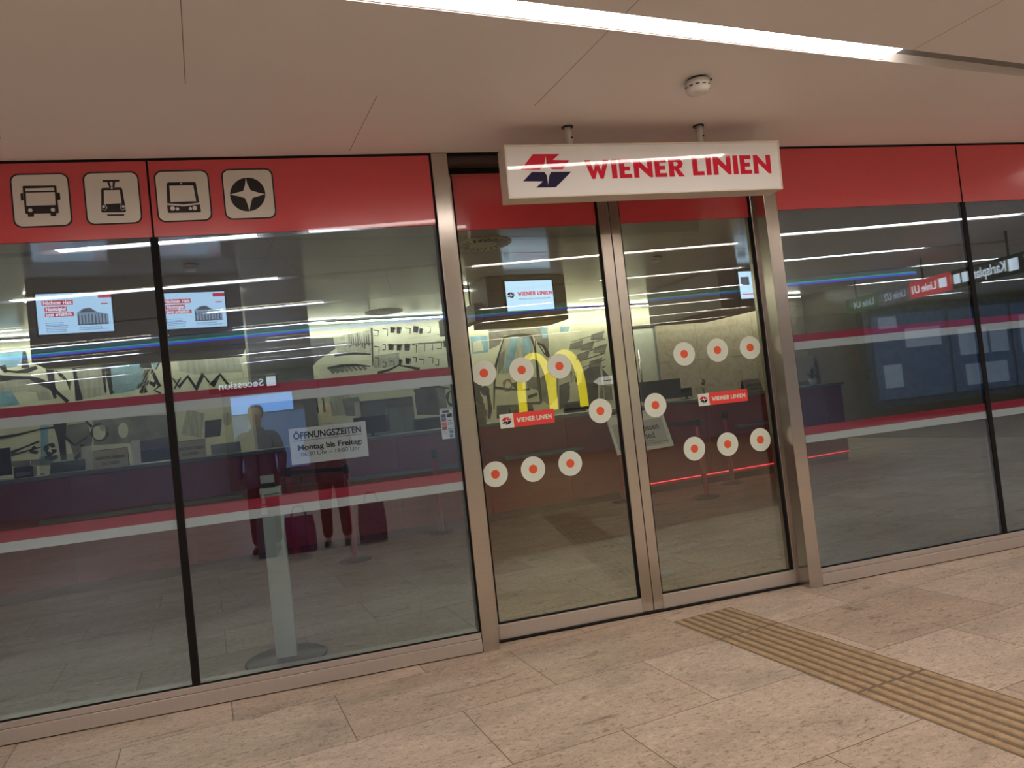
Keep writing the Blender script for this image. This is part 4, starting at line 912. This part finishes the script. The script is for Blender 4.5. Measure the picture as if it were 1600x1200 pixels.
MB().box(-.62, -.5, 0, .03, 0, .2, EWT).box(-.46, -.3, 0, .03, 0, .2, EWT).poly([[(-.26, 0), (.2, 0), (.36, .1), (.2, .2), (-.26, .2)]], .03, EWT, .03).build('panel', e)
MB().box(-.15, .1, -.004, .0, .09, .11, INK).build('arrow_mark', e)
MB().box(-.64, .4, .03, .06, -.02, 0, DARK).build('bracket', e)

# ------------------------------------------------------------------ people in front of the glass (seen mirrored)
def skin_mesh(name, chains, m, parent, lvl=2):
    """chains: list of lists of (pos, radius); first vertex of each later chain may repeat a position of an earlier one"""
    me = bpy.data.meshes.new(name); verts = []; rad = []; edges = []; idx = {}
    for ch in chains:
        prev = None
        for p, r_ in ch:
            k_ = tuple(round(t, 4) for t in p)
            if k_ in idx: i = idx[k_]
            else: i = len(verts); idx[k_] = i; verts.append(p); rad.append(r_)
            if prev is not None and prev != i: edges.append((prev, i))
            prev = i
    me.from_pydata(verts, edges, []); o = bpy.data.objects.new(name, me); COL.objects.link(o)
    sk = o.modifiers.new('s', 'SKIN'); sk.use_smooth_shade = True
    sv = me.skin_vertices[0].data if me.skin_vertices else None
    if sv is None:
        bpy.context.view_layer.objects.active = o; bpy.ops.mesh.customdata_skin_add(); sv = me.skin_vertices[0].data
    for i, r_ in enumerate(rad): sv[i].radius = r_ if isinstance(r_, tuple) else (r_, r_)
    sv[0].use_root = True
    ss = o.modifiers.new('b', 'SUBSURF'); ss.levels = lvl; ss.render_levels = lvl
    dg = bpy.context.evaluated_depsgraph_get(); m2 = bpy.data.meshes.new_from_object(o.evaluated_get(dg)); bpy.data.objects.remove(o)
    m2.materials.clear(); m2.materials.append(m); q = bpy.data.objects.new(name, m2); COL.objects.link(q); q.parent = parent; return q
SKIN = mat('skin', (.50, .31, .23), .5, 0, .05)
HAIR = mat('dark_hair', (.03, .02, .015), .6, 0, .2)
def person(u, v, H, rot, lab, jacket, trousers, arms, shoe=None):
    e = empty('person', W(u, v, 0), PHI+rot, lab, 'person')       # local -y is the facing direction after rotation by pi
    k = H/1.8
    def q(x, y, z): return (x*k, y*k, z*k)
    hip, chest, neck = q(0, 0, .95), q(0, .0, 1.30), q(0, .01, 1.50)
    head = [(neck, .052*k), (q(0, 0, 1.565), .056*k), (q(0, -.02, 1.655), .098*k), (q(0, -.005, 1.73), .100*k), (q(0, 0, 1.785), .055*k)]
    body = [[(hip, .12*k), (q(0, 0, 1.12), .12*k), (chest, .14*k), (q(0, 0, 1.43), .09*k), (neck, .055*k)], head,
            [(q(0, -.112, 1.655), .014*k), (q(0, -.02, 1.655), .098*k)]]
    jk = []
    rings = [(.80, .200, .150), (.90, .205, .150), (1.02, .190, .140), (1.15, .185, .135), (1.28, .205, .145), (1.38, .215, .140), (1.445, .180, .115), (1.49, .095, .085), (1.53, .068, .070)]
    tb = MB(); RV = []
    for z, rx_, ry_ in rings:
        RV.append([tb.bm.verts.new(q(rx_*math.copysign(abs(math.cos(a))**.955, math.cos(a)), ry_*math.sin(a)+.005, z)) for a in [2*math.pi*t/28 for t in range(28)]])
    for a, c_ in zip(RV, RV[1:]):
        for t in range(28): tb.face([a[t], a[(t+1) % 28], c_[(t+1) % 28], c_[t]], jacket, True)
    tb.face(RV[0][::-1], jacket); tb.face(RV[-1], jacket)
    tb.box(-.004*k, .004*k, -.158*k, -.130*k, .82*k, 1.40*k, DARK)
    tb.build('jacket', e)
    tr = [[(q(0, 0, .98), .13*k), (q(0, 0, .90), .13*k)]]
    for s_ in (-1, 1):
        sh = q(s_*.19, 0, 1.43); el, wr = arms[s_]; el = q(*el); wr = q(*wr)
        body.append([(q(0, 0, 1.40), .07*k), (sh, .045*k), (el, .042*k), (wr, .028*k)])
        jk.append([(q(s_*.05, 0, 1.435), .080*k), (sh, .082*k), (el, .064*k), (wr, .047*k)])
        d = (Vector(wr)-Vector(el)).normalized(); side = d.cross(Vector((0, 0, 1))); side = side.normalized() if side.length > .2 else Vector((1, 0, 0)); nn = side.cross(d).normalized()
        palm = Vector(wr)+d*.065*k
        body.append([(wr, .028*k), (tuple(palm), (.036*k, .022*k))])
        for i, (off, ln) in enumerate(((-.030, .068), (-.010, .078), (.010, .073), (.029, .058))):
            b0 = palm+d*.022*k+side*off*k; b1 = b0+(d*.8+nn*-.25)*ln*.55*k; b2 = b1+(d*.5-nn*.5)*ln*.5*k
            body.append([(tuple(palm), (.036*k, .022*k)), (tuple(b0), .0095*k), (tuple(b1), .0088*k), (tuple(b2), .0078*k)])
        th0 = Vector(wr)+d*.03*k-side*.034*k*s_; th1 = th0+(d*.6-side*.6*s_).normalized()*.04*k
        body.append([(wr, .028*k), (tuple(th0), .013*k), (tuple(th1), .0095*k)])
        lg = [(hip, .12*k), (q(s_*.095, 0, .88), .095*k), (q(s_*.11, -.015, .50), .058*k), (q(s_*.12, .02, .10), .036*k), (q(s_*.125, -.11, .035), .030*k)]
        body.append(lg)
        tr.append([(q(0, 0, .90), .13*k), (q(s_*.10, 0, .84), .11*k), (q(s_*.11, -.015, .50), .078*k), (q(s_*.12, .015, .09), .066*k)])
    bo = skin_mesh('body', body, SKIN, e)
    [skin_mesh('sleeve', [c_], jacket, e) for c_ in jk]; skin_mesh('trousers', tr, trousers, e)
    for s_ in (-1, 1):
        skin_mesh('shoe', [[(q(s_*.12, .045, .055), .052*k), (q(s_*.123, -.05, .045), .046*k), (q(s_*.126, -.16, .036), .036*k)]], shoe or DARK, e)
    skin_mesh('hair', [[(q(0, .045, 1.63), .080*k), (q(0, .035, 1.70), .104*k), (q(0, .018, 1.765), .100*k), (q(0, .0, 1.80), .06*k)]], HAIR, e)
    b = MB()
    for s_ in (-1, 1): b.prof([(.004*k, -.004*k), (.010*k, 0), (.004*k, .004*k)], INK, q(s_*.032, -.100, 1.685), 10, 'y')
    b.box(-.024*k, .024*k, -.100*k, -.085*k, 1.603*k, 1.611*k, mat('lips', (.4, .14, .12), .5)); b.build('face_features', e)
    for s_ in (-1, 1): MB().prof([(.012*k, -.006*k), (.022*k, 0), (.012*k, .006*k)], SKIN, q(s_*.092, .0, 1.675), 10, 'x').build('ear', e)
    return e
JN = mat('navy_jacket', (.07, .10, .17), .8, 0, .2, 12); TR = mat('dark_trousers', (.02, .022, .03), .8, 0, .2, 12); JD = mat('charcoal_coat', (.06, .06, .085), .8, 0, .2, 12)
person(-1.50, -4.95, 1.80, math.pi, 'standing person in a navy jacket and dark trousers, arms hanging, mirrored in the left window', JN, TR,
       {-1: ((-.27, .03, 1.15), (-.25, -.06, .90)), 1: ((.27, .03, 1.15), (.25, -.06, .90))})
ph = person(-.64, -4.83, 1.76, math.pi, 'person in a charcoal coat holding up a phone with both hands, facing the glass front', JD, TR,
       {-1: ((-.25, -.12, 1.22), (-.13, -.30, 1.38)), 1: ((.25, -.12, 1.22), (.13, -.30, 1.38))})
# phone just behind the lens
e = MB(); e.box(-.08, .08, -.009, 0, -.038, .038, DARK, .004); o = e.build('phone', None, CAM+Vector((0, -.03, 0)), -YAW); tag(o, 'dark phone held up by the person in the charcoal coat', 'phone')
# bags held by the photographer
BGM = mat('patterned_bag', (.16, .03, .10), .4, 0, .5, 26); BGD = mat('blue_bag', (.03, .08, .13), .5, 0, .3, 20)
def bag(loc, w, h, d, m_, lab, rz=0):
    e = empty('shopping_bag', loc, rz, lab, 'bag')
    b = MB(); vs = []
    for (z, sx, sy_) in ((0, 1, 1), (h*.5, 1.04, 1.08), (h, .94, .5)):
        vs.append([b.bm.verts.new((x*w/2*sx, y*d/2*sy_, z)) for x, y in ((-1, -1), (-.3, -1.15), (.3, -1.15), (1, -1), (1, 1), (.3, 1.15), (-.3, 1.15), (-1, 1))])
    for a, c_ in zip(vs, vs[1:]):
        for i in range(8): b.face([a[i], a[(i+1) % 8], c_[(i+1) % 8], c_[i]], m_)
    b.face(vs[0][::-1], m_); b.build('bag_body', e)
    b = MB()
    for s_ in (-1, 1):
        pts = [Vector((-.09, s_*d*.24, h-.01)), Vector((-.05, s_*d*.2, h+.12)), Vector((.05, s_*d*.2, h+.12)), Vector((.09, s_*d*.24, h-.01))]
        for a, c_ in zip(pts, pts[1:]): b.tube(a, c_, .005, DARK, 8)
    b.build('handles', e); return e
bag(W(-1.06, -4.70, 0), .34, .42, .16, BGM, 'large purple patterned shopping bag on the floor between the two people', PHI)
bag(W(-.20, -4.72, 0), .32, .48, .16, mat('sparkling_bag', (.20, .12, .16), .3, .4, .5, 40), 'sparkling grey shopping bag on the floor beside the person holding the phone', PHI)
bag(W(-1.42, -4.58, 0), .2, .5, .1, BGD, 'narrow blue shopping bag on the floor by the person in the navy jacket', PHI)

# ------------------------------------------------------------------ world + view
w = bpy.data.worlds.new('world'); S.world = w; w.use_nodes = True; w.node_tree.nodes['Background'].inputs[0].default_value = (.02, .02, .022, 1); w.node_tree.nodes['Background'].inputs[1].default_value = .3
S.view_settings.view_transform = 'Standard'; S.view_settings.look = 'None'; S.view_settings.gamma = 1; S.view_settings.use_curve_mapping = False
S.view_settings.exposure = 0.0
S.cycles.max_bounces = 10; S.cycles.transparent_max_bounces = 16; S.cycles.glossy_bounces = 5; S.cycles.diffuse_bounces = 4
